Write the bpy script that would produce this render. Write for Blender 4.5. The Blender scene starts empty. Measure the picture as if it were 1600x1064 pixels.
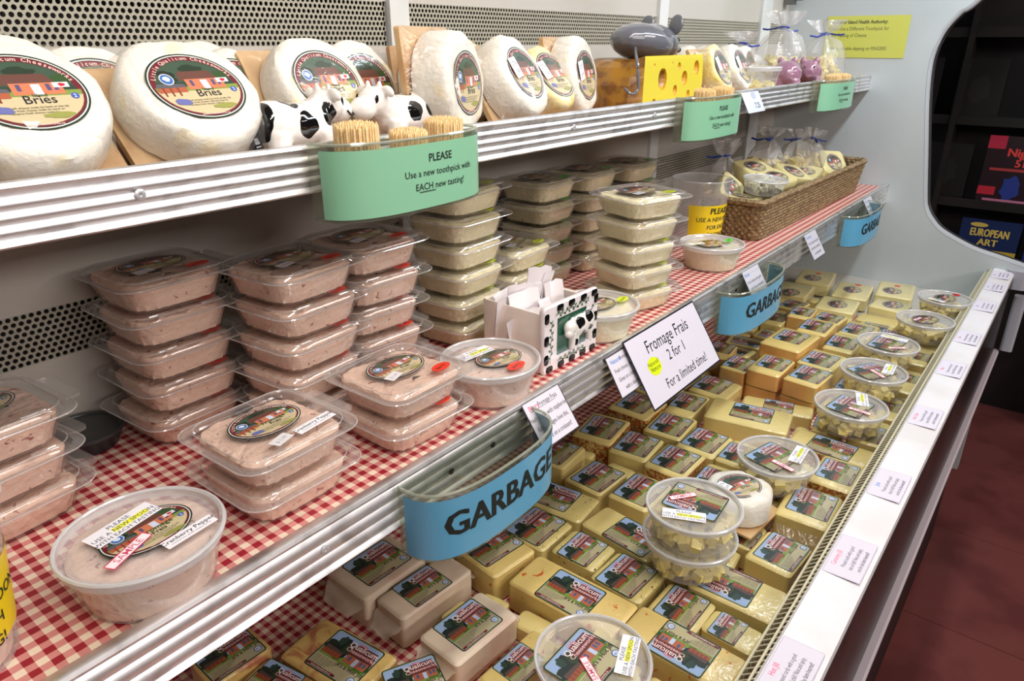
import bpy, math, random
from mathutils import Vector, Matrix, Euler
from math import sin, cos, pi, radians as R
random.seed(7)
D = bpy.data; SC = bpy.context.scene; COL = SC.collection
# ---------------------------------------------------------------- camera, world, lights, exposure
cam = D.cameras.new('camera'); camo = D.objects.new('camera', cam); COL.objects.link(camo)
camo.location = (0, 0, 1.5); camo.rotation_euler = (R(90-22.7), 0, R(38.45-90))
cam.sensor_width = 36; cam.lens = 36*1112/1600; cam.clip_start = .01
SC.camera = camo
W = D.worlds.new('world'); SC.world = W; W.use_nodes = True
W.node_tree.nodes['Background'].inputs[0].default_value = (.92, .96, 1, 1)
W.node_tree.nodes['Background'].inputs[1].default_value = .20
def area(name, loc, tgt, sx, sy, power, col):
    l = D.lights.new(name, 'AREA'); l.shape = 'RECTANGLE'; l.size = sx; l.size_y = sy; l.energy = power; l.color = col
    o = D.objects.new(name, l); COL.objects.link(o); o.location = loc
    d = Vector(tgt)-Vector(loc); o.rotation_euler = d.to_track_quat('-Z', 'Y').to_euler(); return o
# fluorescent tube under the canopy at the front top of the case (runs along the case), the shop's ceiling lamps, and an added fill over the far aisle
a = area('canopy_tube_near', (.50, .17, 2.05), (.55, .50, 1.0), 1.35, .07, 8.8, (1, .93, .87)); a.rotation_euler = Euler((R(14), 0, 0))
a = area('canopy_tube_far', (1.75, .17, 2.05), (1.75, .50, 1.0), 1.1, .07, 8.8, (.82, .92, 1)); a.rotation_euler = Euler((R(14), 0, 0))
area('ceiling_lamp_aisle', (.6, -1.3, 2.75), (.7, .4, 1.0), 1.2, .3, 10, (1, .95, .92))
area('fill_lamp_far_aisle', (.3, -3.1, 2.55), (.6, .7, 1.2), 2.6, .4, 50, (1, .93, .90))  # unseen lamp added to brighten the back wall behind the middle shelf
area('ceiling_lamp_back', (2.2, -1.6, 2.75), (2.0, -.6, 0), 1.2, .3, 16, (1, .92, .88))
SC.view_settings.view_transform = 'Standard'; SC.view_settings.look = 'None'
SC.view_settings.exposure = 0.0; SC.view_settings.gamma = 1
SC.view_settings.use_curve_mapping = False
try: SC.cycles.transparent_max_bounces = 40; SC.cycles.max_bounces = 10
except Exception: pass

# ---------------------------------------------------------------- helpers
def lin(c):
    return tuple(((x/255)/12.92 if x <= 10 else (((x/255)+.055)/1.055)**2.4) for x in c)
def rgba(c): return (*lin(c), 1)
MATS = {}
def nt(name):
    m = D.materials.new(name); m.use_nodes = True; t = m.node_tree; t.nodes.clear()
    return m, t, (lambda k, **kw: mk(t, k, kw))
def mk(t, k, kw):
    n = t.nodes.new('ShaderNode'+k)
    for a, b in kw.items():
        if a.startswith('_'): setattr(n, a[1:], b)
        else:
            a = a.replace('__', ' ')
            n.inputs[int(a[1:]) if a[0] == 'i' and a[1:].isdigit() else a].default_value = b
    return n
def pbr(name, col, rough=.5, metal=0, bump=0, bscale=200, col2=None, cscale=30, cfac=(.45, .6), coat=0, coatr=.1, cbump=0, cbscale=80, spec=.5, sss=0, space='w'):
    """principled surface, optional second colour by noise, optional fine relief and wrinkled film coat"""
    if name in MATS: return MATS[name]
    m, t, N = nt(name); L = t.links.new
    o = N('OutputMaterial'); p = N('BsdfPrincipled', Roughness=rough, Metallic=metal); L(p.outputs[0], o.inputs[0])
    p.inputs['Base Color'].default_value = rgba(col); p.inputs['Specular IOR Level'].default_value = spec
    g = N('NewGeometry').outputs['Position'] if space == 'w' else N('TexCoord').outputs['Object']
    if col2:
        n = N('TexNoise', Scale=cscale, Detail=4.); L(g, n.inputs['Vector'])
        mr = N('MapRange'); mr.inputs[1].default_value, mr.inputs[2].default_value = cfac; L(n.outputs[0], mr.inputs[0])
        mx = N('Mix', _data_type='RGBA'); mx.inputs[6].default_value = rgba(col); mx.inputs[7].default_value = rgba(col2)
        L(mr.outputs[0], mx.inputs[0]); L(mx.outputs[2], p.inputs['Base Color'])
    if bump:
        n = N('TexNoise', Scale=bscale, Detail=3.); L(g, n.inputs['Vector'])
        b = N('Bump', Strength=bump, Distance=.002); L(n.outputs[0], b.inputs['Height']); L(b.outputs[0], p.inputs['Normal'])
    if coat:
        p.inputs['Coat Weight'].default_value = coat; p.inputs['Coat Roughness'].default_value = coatr
        if cbump:
            n = N('TexNoise', Scale=cbscale, Detail=3., Distortion=.6); L(g, n.inputs['Vector'])
            b = N('Bump', Strength=cbump, Distance=.003); L(n.outputs[0], b.inputs['Height']); L(b.outputs[0], p.inputs['Coat Normal'])
    if sss: p.inputs['Subsurface Weight'].default_value = sss; p.inputs['Subsurface Scale'].default_value = .004; p.inputs['Subsurface Radius'].default_value = (1, .7, .4)
    MATS[name] = m; return m
def clear(name, tint=(250, 250, 250), haze=0, hazecol=(230, 228, 225), rough=.06, refl=.05, edge=.45, bump=0, bscale=60):
    """thin see-through plastic: transparent film with facing-dependent gloss and optional milky haze"""
    m, t, N = nt(name); L = t.links.new
    o = N('OutputMaterial'); tr = N('BsdfTransparent'); tr.inputs[0].default_value = rgba(tint)
    gl = N('BsdfGlossy', Roughness=rough); gl.inputs[0].default_value = (1, 1, 1, 1)
    lw = N('LayerWeight', Blend=.35); ma = N('Math', _operation='MULTIPLY_ADD'); L(lw.outputs['Facing'], ma.inputs[0])
    ma.inputs[1].default_value = edge; ma.inputs[2].default_value = refl
    pw = N('Math', _operation='POWER'); L(lw.outputs['Facing'], pw.inputs[0]); pw.inputs[1].default_value = 3; L(pw.outputs[0], ma.inputs[0])
    mx = N('MixShader'); L(ma.outputs[0], mx.inputs[0]); L(gl.outputs[0], mx.inputs[2])
    if haze:
        d = N('BsdfDiffuse'); d.inputs[0].default_value = rgba(hazecol); m2 = N('MixShader'); m2.inputs[0].default_value = haze
        L(tr.outputs[0], m2.inputs[1]); L(d.outputs[0], m2.inputs[2]); L(m2.outputs[0], mx.inputs[1])
    else: L(tr.outputs[0], mx.inputs[1])
    if bump:
        n = N('TexNoise', Scale=bscale, Detail=3., Distortion=.5); g = N('NewGeometry'); L(g.outputs['Position'], n.inputs['Vector'])
        b = N('Bump', Strength=bump, Distance=.004); L(n.outputs[0], b.inputs['Height']); L(b.outputs[0], gl.inputs['Normal'])
    L(mx.outputs[0], o.inputs[0]); MATS[name] = m; return m
def printmat(name, rough=.5, coat=0, cbump=0):
    m, t, N = nt(name); L = t.links.new
    o = N('OutputMaterial'); p = N('BsdfPrincipled', Roughness=rough); a = N('VertexColor', _layer_name='Col')
    L(a.outputs[0], p.inputs['Base Color']); L(p.outputs[0], o.inputs[0])
    if coat:
        p.inputs['Coat Weight'].default_value = coat; p.inputs['Coat Roughness'].default_value = .12
        n = N('TexNoise', Scale=110., Detail=3., Distortion=.6); g = N('NewGeometry'); L(g.outputs['Position'], n.inputs['Vector'])
        b = N('Bump', Strength=cbump, Distance=.003); L(n.outputs[0], b.inputs['Height']); L(b.outputs[0], p.inputs['Coat Normal'])
    return m

def me(name, V, F, mats=None, smooth=False, mi=None):
    m = D.meshes.new(name); m.from_pydata([tuple(v) for v in V], [], F); m.update()
    for x in (mats if isinstance(mats, (list, tuple)) else [mats] if mats else []): m.materials.append(x)
    if mi: m.polygons.foreach_set('material_index', mi)
    if smooth:
        m.polygons.foreach_set('use_smooth', [True]*len(m.polygons))
        try: m.set_sharp_from_angle(angle=R(38))
        except Exception: pass
    return m
def ob(name, mesh, parent=None, loc=(0, 0, 0), rot=(0, 0, 0), scale=1, mat=None):
    o = D.objects.new(name, mesh); COL.objects.link(o); o.parent = parent
    o.location = loc; o.rotation_euler = rot
    o.scale = (scale,)*3 if not hasattr(scale, '__len__') else scale
    if mat: o.material_slots[0].link = 'OBJECT'; o.material_slots[0].material = mat
    return o
def tag(o, label, cat, group=None, kind=None):
    o['label'] = label; o['category'] = cat
    if group: o['group'] = group
    if kind: o['kind'] = kind
    return o
def thing(name, label, cat, loc=(0, 0, 0), rot=(0, 0, 0), group=None):
    o = ob(name, None, None, loc, rot); o.empty_display_size = .02
    return tag(o, label, cat, group)
def struct(name, mesh, parent=None):
    o = ob(name, mesh, parent)
    if parent is None: o['kind'] = 'structure'
    return o
class G:
    """mesh collector"""
    def __init__(s): s.V = []; s.F = []; s.mi = []
    def add(s, V, F, M=None, mi=0):
        n = len(s.V); s.V += [tuple(M @ Vector(v)) if M else tuple(v) for v in V]; s.F += [tuple(i+n for i in f) for f in F]; s.mi += [mi]*len(F)
        return s
    def box(s, x0, x1, y0, y1, z0, z1, M=None, mi=0):
        V = [(x, y, z) for z in (z0, z1) for x, y in ((x0, y0), (x1, y0), (x1, y1), (x0, y1))]
        return s.add(V, [(3, 2, 1, 0), (4, 5, 6, 7), (0, 1, 5, 4), (1, 2, 6, 5), (2, 3, 7, 6), (3, 0, 4, 7)], M, mi)
    def loft(s, rings, cap0=True, cap1=True, close=True, M=None, mi=0):
        n = len(rings[0]); V = [p for r in rings for p in r]; F = []
        for k in range(len(rings)-1):
            for i in range(n if close else n-1):
                j = (i+1) % n; F.append((k*n+i, k*n+j, (k+1)*n+j, (k+1)*n+i))
        if cap0: F.append(tuple(range(n-1, -1, -1)))
        if cap1: F.append(tuple((len(rings)-1)*n+i for i in range(n)))
        return s.add(V, F, M, mi)
    def tube(s, P, r, n=6, M=None, mi=0, cap=True):
        P = [Vector(p) for p in P]; rings = []; up = Vector((0.13, .07, 1)).normalized()
        for i, p in enumerate(P):
            d = (P[min(i+1, len(P)-1)]-P[max(i-1, 0)]).normalized()
            if abs(d.dot(up)) > .95: up = Vector((1, .1, 0)).normalized()
            a = d.cross(up).normalized(); b = d.cross(a); rr = r[i] if hasattr(r, '__len__') else r
            rings.append([tuple(p+a*cos(2*pi*k/n)*rr+b*sin(2*pi*k/n)*rr) for k in range(n)])
        return s.loft(rings, cap, cap, M=M, mi=mi)
    def mesh(s, name, mats=None, smooth=False): return me(name, s.V, s.F, mats, smooth, s.mi if any(s.mi) else None)
def ring(z, rx, ry=None, n=32, f=None):
    ry = rx if ry is None else ry
    return [(rx*cos(2*pi*i/n)*(f(i) if f else 1), ry*sin(2*pi*i/n)*(f(i) if f else 1), z) for i in range(n)]
def rr(w, h, r, z, k=4, f=None):
    """rounded rectangle ring"""
    P = []
    for cx, cy, a0 in ((w/2-r, h/2-r, 0), (-w/2+r, h/2-r, 90), (-w/2+r, -h/2+r, 180), (w/2-r, -h/2+r, 270)):
        for i in range(k+1):
            a = R(a0+90*i/k); P.append((cx+r*cos(a), cy+r*sin(a), z))
    if f: P = [(x*f(i), y*f(i), z) for i, (x, y, z) in enumerate(P)]
    return P
def rrd(w, h, r, z, per=9, k=6, flute=0):
    """rounded rectangle ring with side subdivisions, corner flutes"""
    P = rr(w, h, r, z, k); out = []; n = len(P)
    for i in range(n):
        a = P[i]; b = P[(i+1) % n]; side = (i % (k+1)) == k
        if side:
            for q in range(per): out.append((a[0]+(b[0]-a[0])*q/per, a[1]+(b[1]-a[1])*q/per, z))
        else: out.append(a)
    if flute: out = [(x*(1-flute*(i % 2)*(1 if (i % (k+per)) < k+2 else 0)), y*(1-flute*(i % 2)*(1 if (i % (k+per)) < k+2 else 0)), zz) for i, (x, y, zz) in enumerate(out)]
    return out
CACHE = {}
def cached(key, fn):
    if key not in CACHE: CACHE[key] = fn()
    return CACHE[key]
def rough(V, amp, seed=0, sc=60):
    from mathutils import noise
    return [tuple(Vector(v)+noise.noise_vector(Vector(v)*sc+Vector((seed*7.3, seed, 0)))*amp) for v in V]
def blob(name, parts, mat, voxel=.0016, smooth=6):
    """one continuous body grown from overlapping ellipsoids / capsules: voxel remesh + smoothing, baked"""
    g = G()
    for p in parts:
        if p[0] == 'e':   # centre, radii, euler
            _, c, r, *e = p; M = Matrix.Translation(c) @ (Euler(e[0]).to_matrix().to_4x4() if e else Matrix()) @ Matrix.Diagonal((*r, 1))
            rings = [[(sin(pi*k/10)*cos(2*pi*i/16), sin(pi*k/10)*sin(2*pi*i/16), -cos(pi*k/10)) for i in range(16)] for k in range(1, 10)]
            g.loft(rings, M=M)
        else:             # tube through points with radii
            g.tube(p[1], p[2], 10)
    o = ob('tmp', g.mesh('tmp')); md = o.modifiers.new('r', 'REMESH'); md.mode = 'VOXEL'; md.voxel_size = voxel
    sm = o.modifiers.new('s', 'SMOOTH'); sm.iterations = smooth; sm.factor = .6
    dg = bpy.context.evaluated_depsgraph_get(); m = D.meshes.new_from_object(o.evaluated_get(dg))
    D.objects.remove(o); m.name = name; m.materials.clear(); m.materials.append(mat)
    m.polygons.foreach_set('use_smooth', [True]*len(m.polygons)); return m

# flat print: coloured polygons in layers a few hundredths of a millimetre apart; units are millimetres
GLY = {}
def glyphs(s, bold):
    k = (s, bold)
    if k not in GLY:
        c = D.curves.new('t', 'FONT'); c.body = s; c.resolution_u = 2; c.offset = .013 if bold else .003
        o = D.objects.new('t', c); COL.objects.link(o); dg = bpy.context.evaluated_depsgraph_get(); dg.update()
        e = o.evaluated_get(dg); m = e.to_mesh(); V = [(v.co.x, v.co.y) for v in m.vertices]; F = [tuple(p.vertices) for p in m.polygons]
        e.to_mesh_clear(); D.objects.remove(o); D.curves.remove(c); GLY[k] = (V, F)
    return GLY[k]
class Art:
    def __init__(s, dz=.012): s.V = []; s.F = []; s.C = []; s.z = 0; s.dz = dz
    def poly(s, P, col, flat=False):
        if not flat: s.z += s.dz
        n = len(s.V); s.V += [(x, y, s.z) for x, y in P]; s.F.append(tuple(range(n, n+len(P)))); s.C.append(rgba(col)); return s
    def rect(s, x0, y0, x1, y1, col, r=0, rot=0, c=None):
        P = [(x0, y0), (x1, y0), (x1, y1), (x0, y1)] if not r else [((x0+x1)/2+p[0], (y0+y1)/2+p[1]) for p in rr(x1-x0, y1-y0, r, 0, 3)]
        if rot:
            cx, cy = c or ((x0+x1)/2, (y0+y1)/2); P = [(cx+(x-cx)*cos(rot)-(y-cy)*sin(rot), cy+(x-cx)*sin(rot)+(y-cy)*cos(rot)) for x, y in P]
        return s.poly(P, col)
    def ell(s, cx, cy, rx, ry, col, n=40): return s.poly([(cx+rx*cos(2*pi*i/n), cy+ry*sin(2*pi*i/n)) for i in range(n)], col)
    def blot(s, cx, cy, rx, ry, col, seed=1, n=18):
        q = random.Random(seed); return s.poly([(cx+rx*cos(2*pi*i/n)*(f := .75+.35*q.random()), cy+ry*sin(2*pi*i/n)*f) for i in range(n)], col)
    def text(s, t, x, y, h, col, al='c', bold=False, rot=0, sx=1, arc=None, shear=0):
        if bold and h > 9 and not arc:
            for dx in (-.035, .035): s.text(t, x+dx*h, y, h, col, al, None, rot, sx, arc, shear)
            bold = None
        V, F = glyphs(t, bool(bold) or bold is None)
        if not V: return s
        x0 = min(v[0] for v in V); x1 = max(v[0] for v in V); w = x1-x0; off = {'c': -w/2, 'l': 0, 'r': -w}[al]
        s.z += s.dz; n = len(s.V)
        for vx, vy in V:
            px = (vx-x0+off+shear*vy)*h*1.38*sx; py = vy*h*1.38
            if arc:   # on an ellipse: centre, rx, ry
                cx, cy, rx, ry = arc; th = pi/2-px/((rx+ry)/2); px, py = cx+(rx+py)*cos(th), cy+(ry+py)*sin(th)
                s.V.append((px, py, s.z))
            else: s.V.append((x+px*cos(rot)-py*sin(rot), y+px*sin(rot)+py*cos(rot), s.z))
        s.F += [tuple(i+n for i in f) for f in F]; s.C += [rgba(col)]*len(F); return s
    def mesh(s, name, mat, warp=None, thick=0):
        V = [(x*.001, y*.001, z*.001) for x, y, z in s.V]
        F = list(s.F); C = list(s.C)
        if warp:   # split long faces so the print follows the curved surface
            F2, C2 = [], []; st = [(f, c) for f0, c in zip(F, C) for f in ([f0] if len(f0) == 3 else [(f0[0], f0[k], f0[k+1]) for k in range(1, len(f0)-1)])]
            while st:
                f, c = st.pop(); l = [math.dist(V[f[k]][:1], V[f[(k+1) % 3]][:1]) for k in range(3)]; k = l.index(max(l))
                if l[k] > .0025:
                    a, b, d = f[k], f[(k+1) % 3], f[(k+2) % 3]; V.append(tuple((p+q)/2 for p, q in zip(V[a], V[b]))); n_ = len(V)-1; st += [((a, n_, d), c), ((n_, b, d), c)]
                else: F2.append(f); C2.append(c)
            F, C = F2, C2; V = [warp(*v) for v in V]
        if thick:  # paper body behind the print
            P = [V[i] for i in s.F[0]]; n = len(V); k = len(P)
            V += [(x, y, z-.00004) for x, y, z in P]+[(x, y, z-thick) for x, y, z in P]
            F += [tuple(range(n+2*k-1, n+k-1, -1))]+[(n+i, n+(i+1) % k, n+k+(i+1) % k, n+k+i)[::-1] for i in range(k)]; C += [C[0]]*(k+1)
        m = me(name, V, F, mat); a = m.color_attributes.new('Col', 'FLOAT_COLOR', 'CORNER')
        buf = []
        for p in m.polygons:
            buf += list(C[p.index])*p.loop_total
        a.data.foreach_set('color', buf); return m

# ---------------------------------------------------------------- materials
PAPER = printmat('printed_paper', .6); GLOSSP = printmat('printed_label', .4, 1, .22); SLEEVE = printmat('laminated_print', .35, 1, .12)
WHITE = pbr('white_enamel', (214, 216, 214), .38, col2=(200, 203, 200), cscale=6, bump=.03, bscale=150)
LEDGE = pbr('worn_white_laminate', (230, 228, 230), .42, col2=(222, 219, 218), cscale=9, bump=.03)
PANEL = pbr('case_liner', (190, 186, 178), .42, col2=(182, 178, 168), cscale=4, bump=.03, bscale=90)
GRILLE = pbr('perforated_enamel', (164, 161, 146), .45)
DARK = pbr('dark_plenum', (30, 27, 25), .8)
WOOD = pbr('pale_wood', (205, 170, 122), .5, col2=(183, 143, 95), cscale=22, coat=.6, cbump=.5)
def metal():
    m, t, N = nt('brushed_aluminium'); L = t.links.new; o = N('OutputMaterial'); p = N('BsdfPrincipled', Metallic=1., Roughness=.3)
    g = N('NewGeometry'); mp = N('Mapping'); mp.inputs['Scale'].default_value = (6, 160, 160); L(g.outputs['Position'], mp.inputs[0])
    n = N('TexNoise', Scale=4., Detail=5.); L(mp.outputs[0], n.inputs['Vector'])
    mr = N('MapRange'); mr.inputs[3].default_value = .38; mr.inputs[4].default_value = .52; L(n.outputs[0], mr.inputs[0]); L(mr.outputs[0], p.inputs['Roughness'])
    n2 = N('TexNoise', Scale=35., Detail=6.); L(g.outputs['Position'], n2.inputs['Vector']); cr = N('ValToRGB'); cr.color_ramp.elements[0].position = .32; cr.color_ramp.elements[1].position = .5
    cr.color_ramp.elements[0].color = rgba((196, 194, 194)); cr.color_ramp.elements[1].color = rgba((236, 235, 236)); L(n2.outputs[0], cr.inputs[0]); L(cr.outputs[0], p.inputs['Base Color'])
    L(p.outputs[0], o.inputs[0]); return m
ALU = metal()
def gingham():
    m, t, N = nt('gingham_paper'); L = t.links.new; o = N('OutputMaterial'); p = N('BsdfPrincipled', Roughness=.45)
    g = N('NewGeometry'); sp = N('SeparateXYZ'); L(g.outputs['Position'], sp.inputs[0])
    wob = N('TexNoise', Scale=60., Detail=2.); L(g.outputs['Position'], wob.inputs['Vector'])
    def band(ax, off):
        d = N('Math', _operation='MULTIPLY_ADD'); L(sp.outputs[ax], d.inputs[0]); d.inputs[1].default_value = 1/.01377; d.inputs[2].default_value = off
        w = N('Math', _operation='MULTIPLY_ADD'); L(wob.outputs[0], w.inputs[0]); w.inputs[1].default_value = .10; L(d.outputs[0], w.inputs[2])
        f = N('Math', _operation='FRACT'); L(w.outputs[0], f.inputs[0]); c = N('Math', _operation='GREATER_THAN'); L(f.outputs[0], c.inputs[0]); c.inputs[1].default_value = .5; return c
    a = band(0, .1); b = band(1, .25); s = N('Math', _operation='ADD'); L(a.outputs[0], s.inputs[0]); L(b.outputs[0], s.inputs[1])
    h = N('Math', _operation='MULTIPLY'); L(s.outputs[0], h.inputs[0]); h.inputs[1].default_value = .5
    cr = N('ValToRGB'); cr.color_ramp.interpolation = 'CONSTANT'; e = cr.color_ramp.elements; e[0].color = rgba((232, 214, 190)); e[1].position = .4; e[1].color = rgba((206, 136, 130))
    q = e.new(.9); q.color = rgba((148, 28, 42)); L(h.outputs[0], cr.inputs[0]); L(cr.outputs[0], p.inputs['Base Color']); L(p.outputs[0], o.inputs[0]); return m
GING = gingham()
CLEAR = clear('clear_plastic', (252, 252, 252), haze=.04, refl=.07, edge=.6, rough=.09)
RIMC = clear('clear_plastic_edge', (250, 250, 250), haze=.10, hazecol=(240, 236, 232), refl=.12, edge=.6, rough=.12)
MILKY = clear('milky_plastic', (252, 252, 252), haze=.20, hazecol=(236, 236, 234), refl=.05, edge=.45, rough=.12)
MILKLID = clear('milky_lid', (252, 252, 252), haze=.26, hazecol=(236, 236, 236), refl=.06, edge=.4, rough=.15)
CLIPE = clear('clear_edge_line', (252, 252, 252), haze=.28, hazecol=(240, 238, 236), refl=.16, edge=.5, rough=.1)
MILKRIM = clear('milky_rim', (250, 250, 250), haze=.55, hazecol=(236, 236, 236), refl=.08, edge=.5, rough=.15)
ACRYL = clear('acrylic', (240, 242, 238), haze=.06, hazecol=(200, 205, 190), refl=.06, edge=.6, rough=.04)
FILM = clear('cellophane', (252, 252, 252), haze=.05, refl=.03, edge=.35, rough=.14, bump=1., bscale=45)
BAGF = clear('bag_film', (251, 251, 252), haze=.22, refl=.05, edge=.4, rough=.12, bump=1., bscale=60)
WAXF = clear('wax_wrap', (238, 232, 226), haze=.55, hazecol=(226, 210, 190), refl=.02, edge=.2, rough=.3, bump=.6, bscale=60)

# ---------------------------------------------------------------- the setting
X0, X1 = -.45, 2.292; YB = .79
g = G()
g.box(X0, X1+.03, YB+.03, YB+.06, .3, 2.2)
struct('wall_back', g.mesh('wall_back', DARK))
WB = D.objects['wall_back']
def panel(name, x0, x1, z0, z1, dy=0, m=PANEL):
    return ob(name, G().box(x0, x1, YB+dy, YB+dy+.004, z0, z1).mesh(name, m), WB)
GR = (1.496, 1.551); GL = (1.198, 1.252)
UPR = [(.722, .757), (1.487, 1.525), (2.07, 2.14)]
secs = [(X0, .722), (.757, 1.487), (1.525, 2.07), (2.14, X1)]
def perf(x0, x1, z0, z1):
    p = .0069; rows = round((z1-z0)/(p*.866)); h = (z1-z0)/rows; n = int((x1-x0)/p); r = .0025; V = []; F = []
    for j in range(rows):
        for i in range(n):
            cx = x0+(i+.5+(.5 if j % 2 else 0))*p; cz = z0+(j+.5)*h
            if cx+p/2 > x1: continue
            b = len(V); m = 8
            out = [(p/2, 0), (p/2, h/2), (0, h/2), (-p/2, h/2), (-p/2, 0), (-p/2, -h/2), (0, -h/2), (p/2, -h/2)]
            for dx, dz in out: V.append((cx+dx, YB, cz+dz))
            for k in range(m): V.append((cx+r*cos(2*pi*k/m), YB, cz+r*sin(2*pi*k/m)))
            for k in range(m): V.append((cx+r*cos(2*pi*k/m), YB+.0015, cz+r*sin(2*pi*k/m)))
            for k in range(m):
                q = (k+1) % m; F += [(b+k, b+m+k, b+m+q, b+q), (b+m+k, b+2*m+k, b+2*m+q, b+m+q)]
    return me('perforated_grille', V, F, GRILLE)
for x0, x1 in secs:
    for z0, z1 in (GR, GL): ob('perforated_grille', perf(x0, x1, z0, z1), WB)
    panel('liner_panel', x0, x1, GR[1], 2.2); panel('liner_panel', x0, x1, GL[1], GR[0]); panel('liner_panel', x0, x1, .8, GL[0])
for x0, x1 in UPR: ob('upright', G().box(x0, x1, YB-.008, YB+.004, .8, 2.2).mesh('upright', WHITE), WB)
# end panel with its curved front outline and rounded trim
ctr = [(.20, 1.75), (.319, 1.6), (.350, 1.575), (.378, 1.535), (.392, 1.49), (.396, 1.443), (.386, 1.354), (.361, 1.217), (.339, 1.099), (.330, 1.068), (.312, 1.04), (.276, 1.008), (.195, .973), (.128, .958), (.067, .944), (.05, .935), (.055, .90), (.088, .88)]
prof = [(YB+.06, 2.2), (.20, 2.2)]+ctr+[(.088, .3), (YB+.06, .3)]
n = len(prof); V = [(X1, y, z) for y, z in prof]+[(X1+.035, y, z) for y, z in prof]
F = [tuple(range(n)), tuple(range(2*n-1, n-1, -1))]+[(i, n+i, n+(i+1) % n, (i+1) % n) for i in range(n)]
BLUEW = pbr('end_panel_enamel', (196, 203, 204), .35, col2=(188, 195, 196), cscale=3, bump=.02)
EP = struct('wall_right', me('wall_right', V, F, BLUEW))
def smoothpath(P, k=5):
    P = [Vector(p) for p in P]; out = []
    for i in range(len(P)-1):
        a, b, c, d = P[max(i-1, 0)], P[i], P[i+1], P[min(i+2, len(P)-1)]
        for j in range(k):
            t = j/k; out.append(.5*((2*b)+(c-a)*t+(2*a-5*b+4*c-d)*t*t+(3*b-a-3*c+d)*t**3))
    return out+[P[-1]]
ob('edge_trim', G().tube(smoothpath([(X1+.008, y, z) for y, z in ctr]), .0085, 8).mesh('edge_trim', pbr('trim_grey', (176, 180, 184), .3), True), EP)
ob('edge_trim', G().tube(smoothpath([(X1+.03, y-.006, z) for y, z in ctr]), .006, 8).mesh('edge_trim', pbr('trim_dark', (52, 50, 52), .25), True), EP)
ob('shelf_bracket', G().box(2.235, 2.262, YB-.03, YB-.008, 1.60, 1.66).box(2.24, 2.256, YB-.05, YB-.02, 1.61, 1.625).mesh('shelf_bracket', pbr('zinc', (120, 122, 124), .4, .8)), WB)
# floor of the shop: dark red-brown planks, slightly different heights
FLOORM = pbr('red_brown_floor', (122, 66, 62), .3, col2=(104, 54, 52), cscale=5, bump=.04, bscale=30)
fl = struct('floor', G().box(-2.5, 6.5, -3.5, 1.6, -.05, -.004).mesh('floor', DARK))
for i in range(-5, 13):
    ob('floor_plank', G().box(i*.5-.001+.44-.5, i*.5+.497+.44-.5, -3.5, 1.6, -.004, random.uniform(0, .0006)).mesh('floor_plank', FLOORM), fl)
SHOP = pbr('shop_wall', (58, 44, 40), .8)
struct('wall_far', G().box(6.5, 6.6, -3.5, 3.2, 0, 3).mesh('wall_far', SHOP))
struct('wall_left', G().box(-2.6, -2.5, -3.5, 3.2, 0, 3).mesh('wall_left', SHOP))
struct('wall_front', G().box(-2.6, 6.6, -3.6, -3.5, 0, 3).mesh('wall_front', pbr('shop_wall_light', (186, 172, 162), .8)))
struct('ceiling', G().box(-2.5, 6.5, -3.5, 3.2, 3, 3.05).mesh('ceiling', pbr('shop_ceiling', (196, 190, 184), .9)))
# deck pan
dk = thing('display_deck', 'sloping lower deck of the cooler that carries the cheese blocks', 'deck')
ob('deck_pan', G().box(X0, X1, .135, YB, .80, .838).mesh('deck_pan', PANEL), dk)
o = ob('shelf_liner', G().box(X0, 1.93, .14, YB-.012, .8385, .8400).mesh('shelf_liner', GING)); tag(o, 'red and cream gingham paper lining the lower deck under the cheese blocks', 'liner')

# front ledge with wire rack, dark fascia and grey bumper
lg = thing('cooler_ledge', 'white front ledge of the cooler with small description cards', 'ledge')
V = []; pr_ = [(.134, .905), (.134, .927), (.131, .930), (.088, .9285), (.0835, .926), (.0825, .918), (.0825, .905)]
k = len(pr_)
for x in (X0, X1): V += [(x, y, z) for y, z in pr_]
ob('ledge_top', me('ledge_top', V, [(i, (i+1) % k, k+(i+1) % k, k+i) for i in range(k)]+[tuple(range(k))[::-1], tuple(range(k, 2*k))], LEDGE, True), lg)
ob('fascia', G().loft([[(x, .0815, .916), (x, .0815, .64), (x, .12, .64), (x, .12, .905)] for x in (X0, X1)]).mesh('fascia', pbr('black_gloss_fascia', (30, 22, 21), .28, col2=(46, 34, 31), cscale=9, spec=.2)), lg)
ob('bumper', G().loft([[(x, .0815, .697), (x, .072, .697), (x, .069, .694), (x, .069, .684), (x, .072, .681), (x, .0815, .681)] for x in (X0, X1+.02)]).mesh('bumper', pbr('grey_bumper', (206, 194, 200), .45)), lg)
ob('kick_panel', G().box(X0, X1, .105, .12, .05, .655).mesh('kick_panel', pbr('dark_kick_panel', (30, 22, 22), .5)), lg)
ob('end_cap', G().loft([rr(.05, .05, .012, 0), rr(.05, .05, .012, .05)], M=Matrix.Translation((X1+.005, .075, .885))).mesh('end_cap', pbr('end_cap_grey', (168, 168, 176), .4), True), lg)
ob('end_cap', G().loft([rr(.03, .03, .008, 0), rr(.03, .03, .008, .16)], M=Matrix.Translation((X1+.02, .055, .70))).mesh('end_cap', pbr('end_cap_grey', (168, 168, 176), .4), True), lg)
wr = thing('wire_rack', 'cream coated wire rack standing along the inner edge of the white ledge', 'rack', (0, 0, 0))
g = G(); WIREM = pbr('cream_wire', (214, 208, 180), .35)
x = X0+.01
while x < X1-.01:
    g.tube([(x, .1515, .842), (x, .1500, .914), (x+.001, .1335, .928)], .0011, 5); x += .0095
o = ob('upright_wires', g.mesh('upright_wires', WIREM, True), wr); o['kind'] = 'stuff'
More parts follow.
